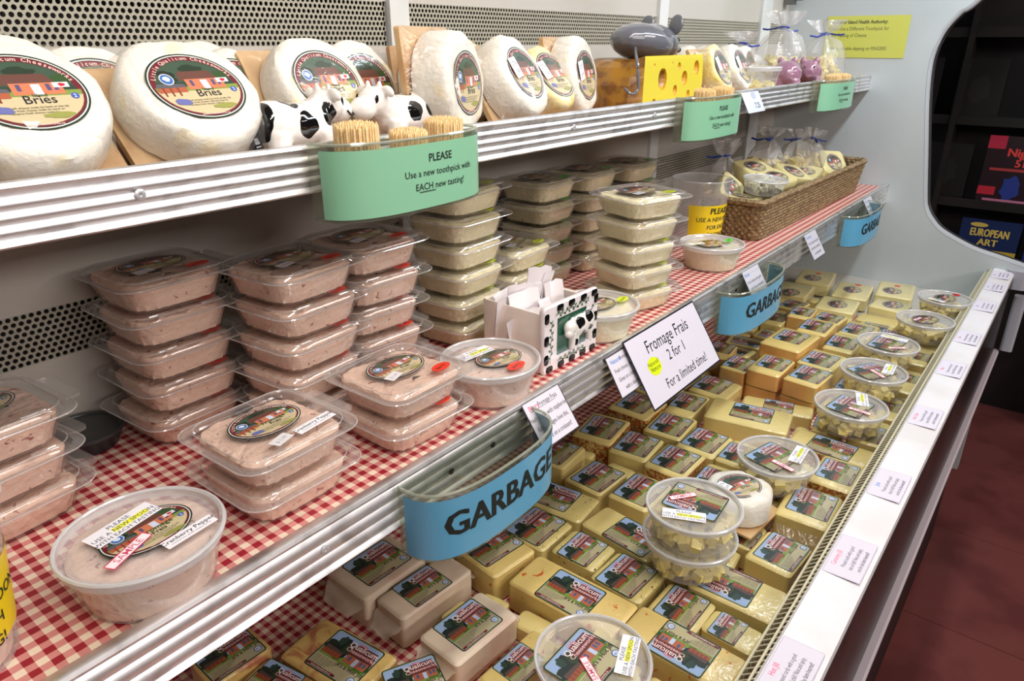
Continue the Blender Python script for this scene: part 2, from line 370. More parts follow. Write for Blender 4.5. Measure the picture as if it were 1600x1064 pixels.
for z, y_ in ((.85, .1535), (.886, .153), (.902, .1525), (.9165, .150), (.9255, .138)): ob('rail_wire', G().tube([(X0, y_, z), (X1, y_, z)], .0015, 6).mesh('rail_wire', WIREM, True), wr)
ob('back_plate', G().box(X0, X1, .1335, .136, .84, .905).mesh('back_plate', pbr('slot_shade', (22, 24, 40), .6)), wr)  # near-black plate, its colour stands in for shade in the gap by the wires

# two shelves with ribbed aluminium price rails
def shelf(name, label, yf, zt, boardm, pit=.0125, drop=.006):
    t = thing(name, label, 'shelf', (0, 0, 0))
    ob('shelf_board', G().box(X0, X1-.001, yf+.012, YB-.001, zt-drop-.012, zt-drop).mesh('shelf_board', boardm), t)
    P = [(.013, -.003), (.013, 0), (.006, .0035), (.002, .0045), (-.001, .0035), (-.0022, .0005), (-.001, -.0025), (.0018, -.005)]
    z = -.006
    for k in range(3):
        for j in range(6):
            a = j/6; P.append((.0010-.0022*sin(pi*a), z-a*pit))
        z -= pit; P.append((.0014, z)); z -= .0005
    P += [(-.001, z-.002), (-.002, z-.004), (.001, z-.006), (.006, z-.005), (.006, z+.002), (.013, z+.004)]
    k = len(P); V = []
    for x in (X0, X1-.001): V += [(x, yf+y, zt+zz) for y, zz in P]
    r = ob('price_rail', me('price_rail', V, [(k+i, k+(i+1) % k, (i+1) % k, i) for i in range(k)]+[tuple(range(k)), tuple(range(2*k-1, k-1, -1))], ALU, True), t)
    return t, r
T1, R1_ = shelf('display_shelf', 'upper cooler shelf holding the wrapped brie wheels', .534, 1.4145, PANEL, .0083, .0245)
T2, R2_ = shelf('display_shelf', 'middle cooler shelf lined with gingham and loaded with plastic tubs', .434, 1.122, PANEL)
riv = G().loft([ring(0, .0042, n=14), ring(.0006, .0042, n=14), ring(.0012, .0032, n=14), ring(.0012, .0016, n=14), ring(.0004, .0014, n=14)], cap1=True).mesh('rivet', pbr('rivet_steel', (214, 214, 216), .4, .6), True)
for r, y, z, xs in ((R1_, .5325, 1.3985, (.237, .80, 1.02, 1.62)), (R2_, .4325, 1.099, (.287, .588, 1.35, 1.85))):
    for x in xs: ob('rivet', riv, r, (x, y, z), (R(90), 0, 0))
o = ob('shelf_liner', G().box(X0, X1-.01, .449, YB-.012, 1.1163, 1.1185).mesh('shelf_liner', GING)); tag(o, 'red and cream gingham paper lining the middle shelf', 'liner')
o = ob('shelf_liner', G().box(X0, X1-.01, .549, YB-.012, 1.3902, 1.3918).mesh('shelf_liner', pbr('kraft', (182, 140, 100), .5, col2=(160, 116, 80), cscale=18))); tag(o, 'tan board lining the upper shelf under the brie wheels', 'liner')
ZM = 1.119; ZT = 1.3920; ZD = .8402
# ---------------------------------------------------------------- printed labels
GRN = (24, 46, 34); CRM = (226, 218, 186); MAR = (112, 26, 40)
def landscape(A, x0, y0, x1, y1, oval=False):
    """little farm scene: sky, trees, roofed house, long barn, lawn; as clipped blocks"""
def rect_label(kind):
    def f():
        A = Art(); A.rect(-35, -29, 35, 29, GRN, 4); A.rect(-33.4, -27.4, 33.4, 27.4, (170, 182, 166), 3.2); A.rect(-32.8, -26.8, 32.8, 26.8, (112, 140, 62), 3)
        A.rect(-32.6, -26.6, 32.6, -6, (184, 176, 138), 2.6); A.rect(-32.6, -9, 32.6, -2, (122, 146, 66), 1)
        A.rect(-32.6, 0, 32.6, 26.6, (150, 176, 214), 2.6)
        for cx, cy, rx, ry, c, s in ((-26, 6, 9, 9, (24, 42, 34), 1), (-12, 9, 12, 14, (20, 36, 32), 2), (-18, 17, 5, 7, (36, 62, 52), 5), (-5, 12, 7, 9, (40, 62, 34), 3), (29, 2, 5, 9, (40, 74, 30), 4), (24, -5, 8, 3.5, (70, 112, 40), 6), (-10, -5, 6, 3, (64, 100, 36), 7)): A.blot(cx, cy, rx, ry, c, s)
        A.poly([(-2, 4), (2, 22), (30, 22), (33, 4)], (98, 42, 44)); A.rect(0, -5, 30, 6, (176, 100, 68)); A.rect(12, -5, 17, 5, (190, 206, 232))
        for x in (4, 20, 25): A.rect(x, -1, x+3, 5, (70, 86, 130))
        A.poly([(-31, 1), (-30, 6), (-6, 4), (-5, 0)], (84, 66, 62)); A.rect(-31, -6, -6, .5, (150, 76, 50))
        for x in (-27, -22, -17, -12): A.rect(x, -5, x+1.2, 0, (120, 52, 36))
        A.text('Little', 8, 21.5, 4, (226, 120, 120), bold=True); A.text('Qualicum', 12, 14.6, 7.6, (120, 24, 40), bold=True, sx=.98); A.text('Qualicum', 11.6, 15, 7.6, (246, 226, 224), bold=True, sx=.98)
        A.text('Cheeseworks', 13, 9, 5.4, (240, 190, 190), bold=True)
        A.text({'hot': "it's a Hot Jill", 'jack': "it's a Jack", 'caraway': 'Caraway'}[kind], 16, -12.5, 5.2, (40, 44, 30), bold=True)
        for i in range(6): A.text('pressed curds with a good mellow flavour'[:34-3*i], -31, -12-2.3*i, 1.7, (90, 84, 60), 'l')
        A.rect(-32.6, -26.6, 8, -23.4, MAR); A.text('www.cheeseworks.ca', -12, -26, 2.4, (236, 214, 206), bold=True)
        A.ell(27, -20, 4.6, 4.6, (60, 92, 160), 20); A.ell(27, -20, 3.6, 3.6, (206, 220, 240), 20); A.text('BC', 27, -21.3, 2.6, (50, 80, 150), bold=True)
        return A.mesh('label', GLOSSP)
    return cached('rl'+kind, f)
def oval_label(kind, mat=None, rx=34, ry=26):
    if kind == 'brie': ry = 29
    def f():
        A = Art(); A.ell(0, 0, rx, ry, GRN, 48); A.ell(0, 0, rx-1.2, ry-1.2, (222, 226, 216), 48); A.ell(0, 0, rx-2, ry-2, (30, 44, 34), 48); A.ell(0, 0, rx-2.5, ry-2.5, MAR, 48)
        def cut(x0, x1, y0, y1, col, k=.86, kx=.90):
            a, b = (rx-2.5)*kx, (ry-2.5)*k; P = []
            N = 36
            for i in range(N):
                th = 2*pi*i/N; x = a*cos(th); y = b*sin(th); P.append((min(max(x, x0), x1), min(max(y, y0), y1)))
            Q = [p for i, p in enumerate(P) if i == 0 or (abs(p[0]-P[i-1][0])+abs(p[1]-P[i-1][1])) > 1e-6]
            A.poly(Q, col)
        cut(-99, 99, -99, 99, (44, 66, 52)); cut(-99, 99, 4, 99, (60, 84, 66)); cut(-99, 99, -99, 0, (128, 152, 70), .93, .96); cut(-99, 99, -99, -4, (206, 192, 152), .94, .96)
        for cx, cy, qx, qy, c, s in ((-18, 8, 7, 7, (24, 42, 32), 1), (2, 15, 9, 4, (34, 54, 38), 2), (22, 9, 6, 4, (50, 82, 40), 3)): A.blot(cx, cy, qx, qy, c, s)
        A.poly([(-11, 5), (-9, 13), (14, 13), (19, 5)], (104, 66, 56)); A.rect(-7, -3, 21, 6, (208, 124, 88)); A.rect(4, -3, 9, 5, (214, 222, 240))
        for x in (-4, 12, 16): A.rect(x, 0, x+2.4, 5, (90, 80, 120))
        A.rect(16, 2, 25, 6, (226, 226, 232)); A.blot(21, 4, 2.4, 1.4, (196, 30, 50), 3, 10)
        A.poly([(-30, -.5), (-28, 3), (-9, 2), (-8, -1)], (92, 92, 98)); A.rect(-29, -5, -9, -.8, (176, 92, 62))
        for x in (-26, -21, -16): A.rect(x, -8, x+1.2, -.8, (130, 60, 40))
        A.ell(-19, 6.5, 5, 5, (206, 208, 206), 20); A.ell(-19, 6.5, 4.2, 4.2, (60, 110, 180), 20); A.blot(-19, 6.8, 2.6, 2.2, (220, 232, 244), 5, 10)
        if kind == 'brie': A.text('Island', 6, -4.6, 2.6, (60, 60, 50)); A.text('Bries', 5, -9.6, 6.4, (30, 28, 40))
        else: A.text('Fromage', 6, -6, 5, (52, 66, 40), bold=True); A.text('Frais', 5, -10.6, 4.4, (52, 66, 40), bold=True)
        A.ell(25, -5, 2.3, 2.3, (60, 92, 180), 14); A.text('2', 25, -6.2, 2.6, (230, 236, 246), bold=True)
        for i in range(3): A.text('creamy fresh cheese made by hand on the island farm'[:44-8*i], -1, -13-2*i, 1.5, (92, 82, 60))
        A.blot(-17, -13.5, 6, 3.2, (104, 110, 170), 4); A.blot(11, -19, 9, 2.4, (150, 154, 76), 5)
        A.text('Little Qualicum Cheeseworks', 0, 0, 2.9, (240, 190, 180), bold=True, arc=(0, 0, rx-6.0, ry-6.0)) if False else None
        # title on the maroon arc, letter by letter
        s = 'Little Qualicum Cheeseworks'; a0 = R(163); a1 = R(17)
        for i, ch in enumerate(s):
            if ch == ' ': continue
            th = a0+(a1-a0)*i/(len(s)-1); x = (rx-5.9)*cos(th); y = (ry-5.6)*sin(th); nx, ny = x/rx**2, y/ry**2
            A.text(ch, x*.985, y*.98, 3.1, (244, 206, 196), bold=True, rot=math.atan2(ny, nx)-pi/2)
        A.text('www.cheeseworks.ca', 0, -ry+3.1, 1.7, (240, 206, 200), bold=True)
        return A.mesh('label', mat or GLOSSP)
    return cached('ol'+kind+(mat.name if mat else ''), f)
def sticker(txt, col, tc=(60, 20, 20)):
    return cached('st'+txt+str(col), lambda: Art().ell(0, 0, 14, 8, col).text(txt, 0, -2, 5, tc, bold=True, rot=.12).mesh('sticker', GLOSSP))
def dot(): return cached('dot', lambda: Art().ell(0, 0, 8.5, 8.5, (226, 30, 24), 24).mesh('round_sticker', GLOSSP))
def pricetag(): return cached('ptag', lambda: Art().rect(-10, -6, 10, 6, (232, 230, 232), 1).text('$ 5.99', 0, -2, 3.6, (150, 146, 150)).mesh('price_sticker', GLOSSP))
def note(): return cached('note', lambda: Art().rect(-27, -10, 27, 10, (240, 238, 242), 1).rect(-9, -3.2, 21, 2.4, (238, 240, 60)).text('PLEASE', 0, 3.6, 4.4, (60, 62, 90)).text('USE A NEW SPOON', 0, -2.4, 4.2, (60, 62, 90)).text('WITH EACH TASTING!', 0, -8.2, 4.0, (60, 62, 90)).mesh('note', PAPER))
def sample(): return cached('samp', lambda: Art().rect(-21, -5, 21, 5, (214, 60, 96)).rect(-20, -4, 20, 4, (244, 234, 238)).text('SAMPLE', 0, -2.6, 6, (206, 70, 100)).mesh('sample_tag', PAPER))
def strip(txt): return cached('strip'+txt, lambda: Art().rect(-21, -6, 21, 6, (242, 240, 244), .8).text(txt, 0, 0, 4.4, (30, 28, 34), bold=True).text('cranberries, green peppercorns', 0, -3.2, 1.9, (120, 110, 110)).mesh('flavour_strip', PAPER))
def tenoff(): return cached('ten', lambda: Art().rect(-10, -13, 10, 13, (244, 244, 248), .6).text('10%', 0, 2, 7, (40, 44, 60), rot=.12).text('OFF', 1, -9, 6, (40, 44, 60), rot=.12).mesh('discount_tag', PAPER))

# ---------------------------------------------------------------- cheese colours
def cheese(name, base, spot=None, sc=90, lo=.6, hi=.68, coat=.8, side=None, wr=.5, lump=0):
    m, t, N = nt(name); L = t.links.new; o = N('OutputMaterial'); p = N('BsdfPrincipled', Roughness=.45); L(p.outputs[0], o.inputs[0])
    g = N('NewGeometry'); n = N('TexNoise', Scale=24., Detail=3.); L(g.outputs['Position'], n.inputs['Vector'])
    mx = N('Mix', _data_type='RGBA'); mx.inputs[6].default_value = rgba(base); mx.inputs[7].default_value = rgba(tuple(int(c*.9) for c in base)); L(n.outputs[0], mx.inputs[0]); out = mx.outputs[2]
    if spot:
        s = N('TexNoise', Scale=float(sc), Detail=2., Distortion=.8); L(g.outputs['Position'], s.inputs['Vector']); mr = N('MapRange'); mr.inputs[1].default_value = lo; mr.inputs[2].default_value = hi; L(s.outputs[0], mr.inputs[0])
        f = mr.outputs[0]
        if side:
            sp = N('SeparateXYZ'); L(g.outputs['Normal'], sp.inputs[0]); q = N('MapRange'); q.inputs[1].default_value = .8; q.inputs[2].default_value = .4; L(sp.outputs[2], q.inputs[0]); ml = N('Math', _operation='MULTIPLY'); L(f, ml.inputs[0]); L(q.outputs[0], ml.inputs[1]); f = ml.outputs[0]
        m2 = N('Mix', _data_type='RGBA'); L(f, m2.inputs[0]); L(out, m2.inputs[6]); m2.inputs[7].default_value = rgba(spot); out = m2.outputs[2]
    L(out, p.inputs['Base Color']); p.inputs['Coat Weight'].default_value = coat; p.inputs['Coat Roughness'].default_value = .13
    w = N('TexNoise', Scale=120., Detail=3., Distortion=.7); L(g.outputs['Position'], w.inputs['Vector']); b = N('Bump', Strength=wr, Distance=.003); L(w.outputs[0], b.inputs['Height']); L(b.outputs[0], p.inputs['Coat Normal'])
    if lump:
        ln = N('TexNoise', Scale=150., Detail=4.); L(g.outputs['Position'], ln.inputs['Vector']); lb_ = N('Bump', Strength=lump, Distance=.004); L(ln.outputs[0], lb_.inputs['Height']); L(lb_.outputs[0], p.inputs['Normal'])
    MATS[name] = m; return m
KM = {'plain': cheese('yellow_cheese', (228, 208, 134)), 'fleck': cheese('flecked_cheese', (232, 204, 124), (206, 96, 30), 75, .66, .71),
 'caraway': cheese('seeded_cheese', (220, 202, 128), (44, 38, 22), 190, .665, .69), 'marble': cheese('marbled_cheese', (222, 188, 112), (176, 108, 74), 45, .5, .66),
 'herb': cheese('crusted_cheese', (228, 206, 130), (168, 84, 30), 160, .40, .56, side=1), 'wrap': cheese('paper_wrapped_cheese', (226, 206, 180), (206, 176, 156), 18, .5, .7, coat=.15),
 'orange': cheese('orange_edged_cheese', (230, 204, 124), (218, 160, 92), 12, .25, .55, side=1), 'oval': cheese('pale_cheese', (236, 222, 158)), 'brie': cheese('white_rind', (240, 236, 224), (230, 214, 172), 26, .6, .76, coat=.5, wr=.7, lump=.35), 'ybrie': cheese('yellowed_rind', (236, 222, 176), (222, 196, 110), 26, .46, .66, coat=.6, wr=.7, lump=.3),
 'cube': cheese('cheese_cube_yellow', (240, 222, 140), coat=0), 'pink': cheese('cranberry_spread', (244, 208, 186), (160, 100, 88), 130, .66, .71, coat=0, lump=.6), 'cream': cheese('cream_spread', (250, 238, 196), (214, 198, 140), 120, .68, .74, coat=0, lump=.5), 'herbcream': cheese('herbed_spread', (232, 218, 178), (120, 110, 70), 170, .68, .72, coat=0, lump=.5)}
KM['ovaldot'] = KM['oval']

# ---------------------------------------------------------------- deck blocks
BLOCKS=[(0.458,0.581,-0.03,0.100,0.076,0.892,(0.003,0.004),'wrap',2),
(0.474,0.512,-0.07,0.114,0.051,0.888,(-0.004,0.001),'wrap',1),
(0.457,0.425,-0.06,0.099,0.063,0.888,(0.001,0.003),'wrap',2),
(0.269,0.609,-0.03,0.071,0.054,0.880,(-0.001,0.001),'marble',1),
(0.345,0.520,-1.46,0.115,0.069,0.872,(0.008,0.002),'marble',1),
(0.282,0.534,-1.39,0.088,0.046,0.872,(-0.013,0.006),'marble',1),
(0.370,0.426,-0.46,0.059,0.052,0.882,(0.015,-0.014),'marble',1),
(0.459,0.352,-0.05,0.093,0.042,0.880,(-0.003,-0.009),'fleck',1),
(0.577,0.365,-1.57,0.148,0.066,0.884,(-0.001,-0.002),'fleck',1),
(0.579,0.488,-0.12,0.075,0.078,0.886,(0.005,0.028),'fleck',1),
(0.657,0.479,-0.00,0.073,0.076,0.880,(0.002,0.001),'caraway',1),
(0.656,0.400,-0.00,0.057,0.067,0.882,(-0.004,0.001),'caraway',1),
(0.650,0.329,-0.05,0.066,0.072,0.880,(0.003,0.002),'caraway',1),
(0.725,0.375,-1.69,0.114,0.059,0.880,(0.013,-0.002),'plain',1),
(0.730,0.489,-1.48,0.099,0.066,0.880,(-0.015,0.012),'caraway',1),
(0.584,0.224,1.54,0.131,0.057,0.884,(-0.003,0.006),'fleck',1),
(0.646,0.253,-0.02,0.059,0.063,0.878,(-0.007,0.000),'plain',1),
(0.709,0.210,1.58,0.107,0.063,0.884,(0.014,-0.005),'plain',1),
(0.647,0.190,-0.05,0.041,0.062,0.878,(-0.000,0.006),'plain',1),
(0.805,0.194,-0.07,0.074,0.061,0.886,(0.009,-0.002),'plain',1),
(0.826,0.244,0.01,0.060,0.036,0.878,(-0.006,0.000),'plain',1),
(0.923,0.193,0.04,0.092,0.071,0.894,(0.007,-0.002),'plain',1),
(1.043,0.188,0.01,0.091,0.063,0.888,(0.005,0.000),'herb',1),
(1.125,0.220,-1.62,0.126,0.061,0.884,(0.002,-0.005),'herb',1),
(1.134,0.364,-1.39,0.140,0.083,0.892,(0.004,0.008),'plain',1),
(1.220,0.184,0.03,0.095,0.054,0.884,(-0.009,0.001),'plain',1),
(1.220,0.247,0.13,0.091,0.049,0.880,(-0.004,0.002),'plain',1),
(1.341,0.177,0.07,0.094,0.035,0.880,(0.005,-0.001),'plain',1),
(1.017,0.393,-0.02,0.084,0.068,0.880,(0.005,0.002),'plain',1),
(1.017,0.333,0.00,0.081,0.050,0.880,(-0.001,0.004),'plain',1),
(0.925,0.334,0.03,0.076,0.051,0.880,(-0.004,0.004),'plain',1),
(0.930,0.404,-0.01,0.087,0.069,0.882,(0.004,0.001),'herb',1),
(0.933,0.476,0.09,0.082,0.067,0.882,(0.004,0.001),'plain',1),
(0.943,0.550,0.14,0.095,0.072,0.884,(0.003,-0.000),'herb',1),
(1.057,0.543,0.00,0.086,0.081,0.884,(0.007,0.004),'herb',1),
(1.035,0.465,0.07,0.087,0.069,0.880,(-0.000,-0.001),'plain',1),
(0.815,0.481,-0.05,0.078,0.068,0.880,(0.002,-0.002),'plain',1),
(0.819,0.405,-0.02,0.083,0.065,0.884,(0.001,0.001),'plain',1),
(0.827,0.565,0.08,0.077,0.071,0.886,(0.002,0.003),'plain',1),
(1.127,0.477,0.07,0.097,0.054,0.880,(0.005,0.016),'plain',1),
(1.224,0.464,-0.03,0.084,0.077,0.880,(0.008,0.016),'plain',1),
(1.324,0.395,-0.01,0.096,0.064,0.912,(0.010,-0.002),'orange',2),
(1.314,0.455,-0.04,0.071,0.054,0.900,(0.012,0.003),'orange',1),
(1.318,0.321,-0.08,0.086,0.065,0.912,(0.013,-0.000),'orange',2),
(1.442,0.330,-0.07,0.092,0.072,0.900,(-0.002,0.003),'plain',1),
(1.481,0.410,-0.07,0.122,0.085,0.912,(0.013,0.003),'orange',2),
(1.578,0.323,0.02,0.113,0.063,0.895,(-0.004,0.003),'plain',1),
(1.699,0.322,-0.04,0.096,0.067,0.888,(-0.005,0.002),'plain',1),
(1.612,0.393,0.01,0.101,0.065,0.905,(0.000,0.003),'orange',1),
(1.744,0.398,-0.08,0.072,0.061,0.885,(-0.008,0.002),'plain',1),
(1.714,0.457,0.06,0.091,0.051,0.895,(0.002,0.003),'orange',1),
(1.675,0.506,0.09,0.098,0.050,0.880,(0.005,0.002),'plain',1),
(2.090,0.537,0.14,0.141,0.094,0.876,(0.005,0.011),'oval_dot',1),
(1.939,0.551,0.07,0.117,0.091,0.876,(-0.012,0.003),'oval',1),
(2.032,0.420,0.10,0.142,0.089,0.874,(0.028,0.007),'oval_dot',1),
(1.889,0.420,0.08,0.111,0.092,0.874,(0.021,0.005),'oval',1),
(2.105,0.329,0.12,0.140,0.090,0.876,(0.006,0.011),'oval_dot',1),
(1.923,0.305,-0.06,0.080,0.084,0.888,(0.029,0.000),'oval',1),
(1.851,0.314,0.01,0.059,0.091,0.868,None,'plain',1),
(1.635,0.184,0.03,0.100,0.041,0.880,(0.000,-0.006),'plain',1),
(1.481,0.176,0.03,0.117,0.037,0.882,(0.015,-0.002),'plain',1),
(1.385,0.259,-0.05,0.075,0.049,0.880,(0.011,0.019),'plain',1),
(1.236,0.346,-1.34,0.125,0.046,0.872,(0.002,0.012),'plain',1),
(1.369,0.517,0.11,0.085,0.049,0.895,(0.021,0.004),'orange',1),
(1.719,0.248,0.02,0.096,0.069,0.880,(0.007,0.020),'plain',1),
(1.730,0.183,-0.04,0.073,0.052,0.876,None,'plain',1),
]
GAPS=[(1.509,0.513,1.66,0.083,0.058),(1.826,0.513,-0.14,0.083,0.058),(1.242,0.540,-0.06,0.083,0.058),(1.863,0.201,1.62,0.083,0.058),(0.838,0.314,0.01,0.083,0.058),(1.554,0.251,0.11,0.083,0.058),(0.498,0.211,-0.11,0.083,0.058),(1.166,0.554,1.61,0.083,0.058),(1.584,0.476,1.55,0.083,0.058),(0.967,0.267,0.03,0.083,0.058),(1.470,0.242,1.45,0.083,0.058),(0.478,0.277,0.07,0.083,0.058),(0.634,0.559,0.05,0.083,0.058),(1.622,0.558,0.11,0.083,0.058),(1.312,0.244,1.51,0.083,0.058),(1.791,0.305,1.62,0.073,0.048),(1.043,0.267,1.71,0.073,0.048),(1.801,0.217,1.53,0.073,0.048),(1.447,0.511,1.47,0.073,0.048),(0.766,0.271,1.66,0.073,0.048),(1.623,0.254,1.68,0.060,0.040),(0.891,0.257,-0.07,0.060,0.040),(1.395,0.433,1.51,0.060,0.040),(1.759,0.542,1.59,0.060,0.040),(1.798,0.449,0.04,0.060,0.040),(1.914,0.206,1.61,0.060,0.040),(0.554,0.557,-0.12,0.060,0.040),(1.302,0.534,1.54,0.048,0.030),(1.809,0.380,0.01,0.048,0.030),(1.554,0.548,1.62,0.048,0.030),(1.712,0.558,-0.01,0.048,0.030),(1.686,0.402,1.51,0.048,0.030),(0.525,0.383,1.62,0.048,0.030),(0.709,0.281,-0.02,0.048,0.030),(0.874,0.473,1.57,0.048,0.030),(0.860,0.358,0.07,0.038,0.022),(1.554,0.199,1.60,0.038,0.022),(0.883,0.547,1.69,0.038,0.022),(1.363,0.558,0.05,0.038,0.022),(0.775,0.342,1.51,0.038,0.022),(0.522,0.444,1.71,0.038,0.022),(1.375,0.339,1.50,0.038,0.022),(1.916,0.486,0.12,0.038,0.022),(1.635,0.448,0.03,0.038,0.022),(1.396,0.217,0.07,0.038,0.022),(1.506,0.337,1.67,0.038,0.022),(0.768,0.555,0.05,0.038,0.022),(1.389,0.478,-0.06,0.038,0.022),(1.082,0.299,1.50,0.038,0.022),(1.403,0.184,1.55,0.038,0.022),(1.115,0.554,1.54,0.038,0.022),(1.182,0.284,0.07,0.038,0.022),(0.483,0.468,-0.07,0.038,0.022),(1.396,0.382,-0.01,0.038,0.022),(0.538,0.270,1.54,0.038,0.022),(1.853,0.558,-0.02,0.038,0.022)]
ORD = ['nearest', 'second', 'third', 'fourth', 'fifth', 'sixth', 'seventh', 'eighth', 'ninth', 'tenth', 'eleventh', 'twelfth', 'thirteenth', 'fourteenth', 'fifteenth', 'sixteenth', 'seventeenth', 'eighteenth', 'nineteenth', 'twentieth']
KN = {'plain': 'plain yellow cheese block', 'fleck': 'orange-flecked cheese block', 'caraway': 'seed-speckled cheese block', 'marble': 'marbled tan cheese block', 'herb': 'red-crusted cheese block', 'wrap': 'pale paper-wrapped cheese block', 'orange': 'orange-sided cheese block', 'oval': 'pale oval-labelled cheese block', 'oval_dot': 'red-dotted oval-labelled cheese block'}
def block_mesh(L, Wd, H, seed):
    g = G(); r = .006; q = random.Random(seed); b = .0028
    rs = [rr(L-2*b, Wd-2*b, r, 0, 3), rr(L, Wd, r, b, 3), rr(L, Wd, r, H-b, 3), rr(L-1.4*b, Wd-1.4*b, r, H-.0007, 3), rr(L-2.6*b, Wd-2.6*b, r, H, 3)]
    g.loft(rs); w = Matrix.Shear('XY', 4, (q.uniform(-.03, .03), q.uniform(-.03, .03))) if False else None
    return g.mesh('block', None, True)
def fold_flap(w, l, seed):
    q = random.Random(seed); n = 7; V = []; F = []
    for i in range(n):
        for j in range(5):
            t = j/4; V.append((t*l, (i/(n-1)-.5)*w*(1-.35*t), -t*l*.7+q.uniform(-.0025, .0025)*(t > 0)))
    for i in range(n-1):
        for j in range(4): a = i*5+j; F.append((a, a+1, a+6, a+5))
    return me('wrap_fold', V, F, None, True)
order = {}
cls = lambda y: ('beside the wire rack' if y < .275 else 'second row from the rack' if y < .365 else 'third row from the rack' if y < .45 else 'under the shelf edge' if y < .525 else 'far back under the shelf')
rows = {}
for i, b in enumerate(BLOCKS): rows.setdefault((cls(b[1]), b[7]), []).append((b[0], i))
rank = {}
for kx, l in rows.items():
    l.sort(); 
    for r_, (x, i) in enumerate(l): rank[i] = (r_, len(l))
for i, (x, y, yaw, L_, W_, z, lab, kind, lay) in enumerate(BLOCKS):
    r_, n_ = rank[i]; pos = cls(y)
    lb = KN[kind]+' '+pos+('' if n_ == 1 else ', %s from near end' % (ORD[r_] if r_ else 'first'))
    zb = ZD+.0004 if lay == 1 else z-.036
    t = thing('cheese_block', lb+(', upper of two' if lay == 2 else ''), 'cheese', (x, y, zb), (0, 0, yaw), 'cheese blocks on the lower deck')
    mk_ = KM['oval' if kind == 'oval_dot' else kind]
    bm = block_mesh(L_, W_, z-zb, i); bm.materials.append(mk_); ob('block', bm, t)
    H = z-zb+.0001
    if lab:
        lx, ly = lab
        if kind.startswith('oval'):
            ob('label', oval_label('fromage'), t, (lx-.022, ly-.004, H), (0, 0, .05), .92)
            if kind == 'oval_dot': ob('round_sticker', dot(), t, (lx+.030, ly-.012, H), (0, 0, 0))
        else:
            k = 'hot' if kind in ('fleck', 'marble') else 'caraway' if kind == 'caraway' else 'jack'
            s = 1.0 if min(L_, W_) > .064 or L_ > .1 else .92; s = min(s, (W_-.002)/.058, L_/.07)
            lx = max(-(L_/2-.035*s), min(L_/2-.035*s, lx)); ly = max(-(W_/2-.029*s), min(W_/2-.029*s, ly))
            if kind in ('wrap', 'fleck', 'marble'): pass
            ob('label', rect_label(k), t, (lx, ly, H), (0, 0, 0), s)
    fm = WAXF if kind == 'wrap' else FILM
    if kind == 'wrap' or i % 3 == 0:
        for sgn in ((1, -1) if kind == 'wrap' else (random.choice((1, -1)),)):
            f = fold_flap(W_*.95, .018 if kind == 'wrap' else .014, i*3+sgn); f.materials.append(fm)
            ob('wrap_fold', f, t, (sgn*(L_/2-.0005), 0, (z-zb)*.72), (0, 0, 0 if sgn > 0 else pi))
    if lay == 2:
        h2 = zb-.0004-(ZD+.0004); u = thing('cheese_block', lb+', lower of two', 'cheese', (x+.002, y+.003, ZD+.0004), (0, 0, yaw+.03), 'cheese blocks on the lower deck')
        bm = block_mesh(L_*.98, W_*.98, h2, i+100); bm.materials.append(mk_); ob('block', bm, u)

gr = {}
for x, y, yaw, L_, W_ in GAPS: gr.setdefault(cls(y), []).append((x, y, yaw, L_, W_))
for c_, l in gr.items():
    for k_, (x, y, yaw, L_, W_) in enumerate(sorted(l)):
        hh = .030 if L_ > .07 else .024
        t = thing('cheese_block', 'low yellow cheese in a gap, %s, %s from near end' % (c_, ORD[k_] if k_ else 'first'), 'cheese', (x, y, ZD+.0004), (0, 0, yaw), 'low cheese pieces between the taller blocks')
        bm = block_mesh(L_, W_, hh, k_); bm.materials.append(KM['plain']); ob('block', bm, t)
        if W_ > .04: ob('label', rect_label('jack'), t, (0, 0, hh+.0001), (0, 0, 0), (W_-.002)/.062)
# ---------------------------------------------------------------- round tubs
def cubes(r, z0, z1, n, seed, s=.012):
    q = random.Random(seed); g = G()
    for i in range(n):
        a = q.uniform(0, 2*pi); d = r*math.sqrt(q.random()); z = z0+(z1-z0)*q.random(); k = s*q.uniform(.8, 1.25)/2
        M = Matrix.Translation((d*cos(a), d*sin(a), z)) @ Euler((q.uniform(-.5, .5), q.uniform(-.5, .5), q.uniform(0, 3))).to_matrix().to_4x4()
        g.box(-k, k, -k, k, -k*.9, k*.9, M)
    return g.mesh('cheese_cubes', KM['cube'])
def bowl_mesh(r0, r1, h):
    return G().loft([ring(.0006, r0*.9, n=40), ring(0, r0*.97, n=40), ring(.0015, r0, n=40), ring(h*.55, r0+(r1-r0)*.55, n=40), ring(h*.80, r0+(r1-r0)*.8, n=40), ring(h*.82, r1*.985, n=40), ring(h, r1, n=40)], cap0=True, cap1=False).mesh('bowl', MILKY, True)
def lid_mesh(r): return G().loft([ring(-.006, r, n=44), ring(-.001, r*1.012, n=44), ring(.0012, r*.99, n=44), ring(.0012, r*.945, n=44), ring(-.0022, r*.925, n=44), ring(-.0022, r*.86, n=44), ring(-.0018, r*.84, n=44)], cap0=False, cap1=True).mesh('lid', MILKLID, True)
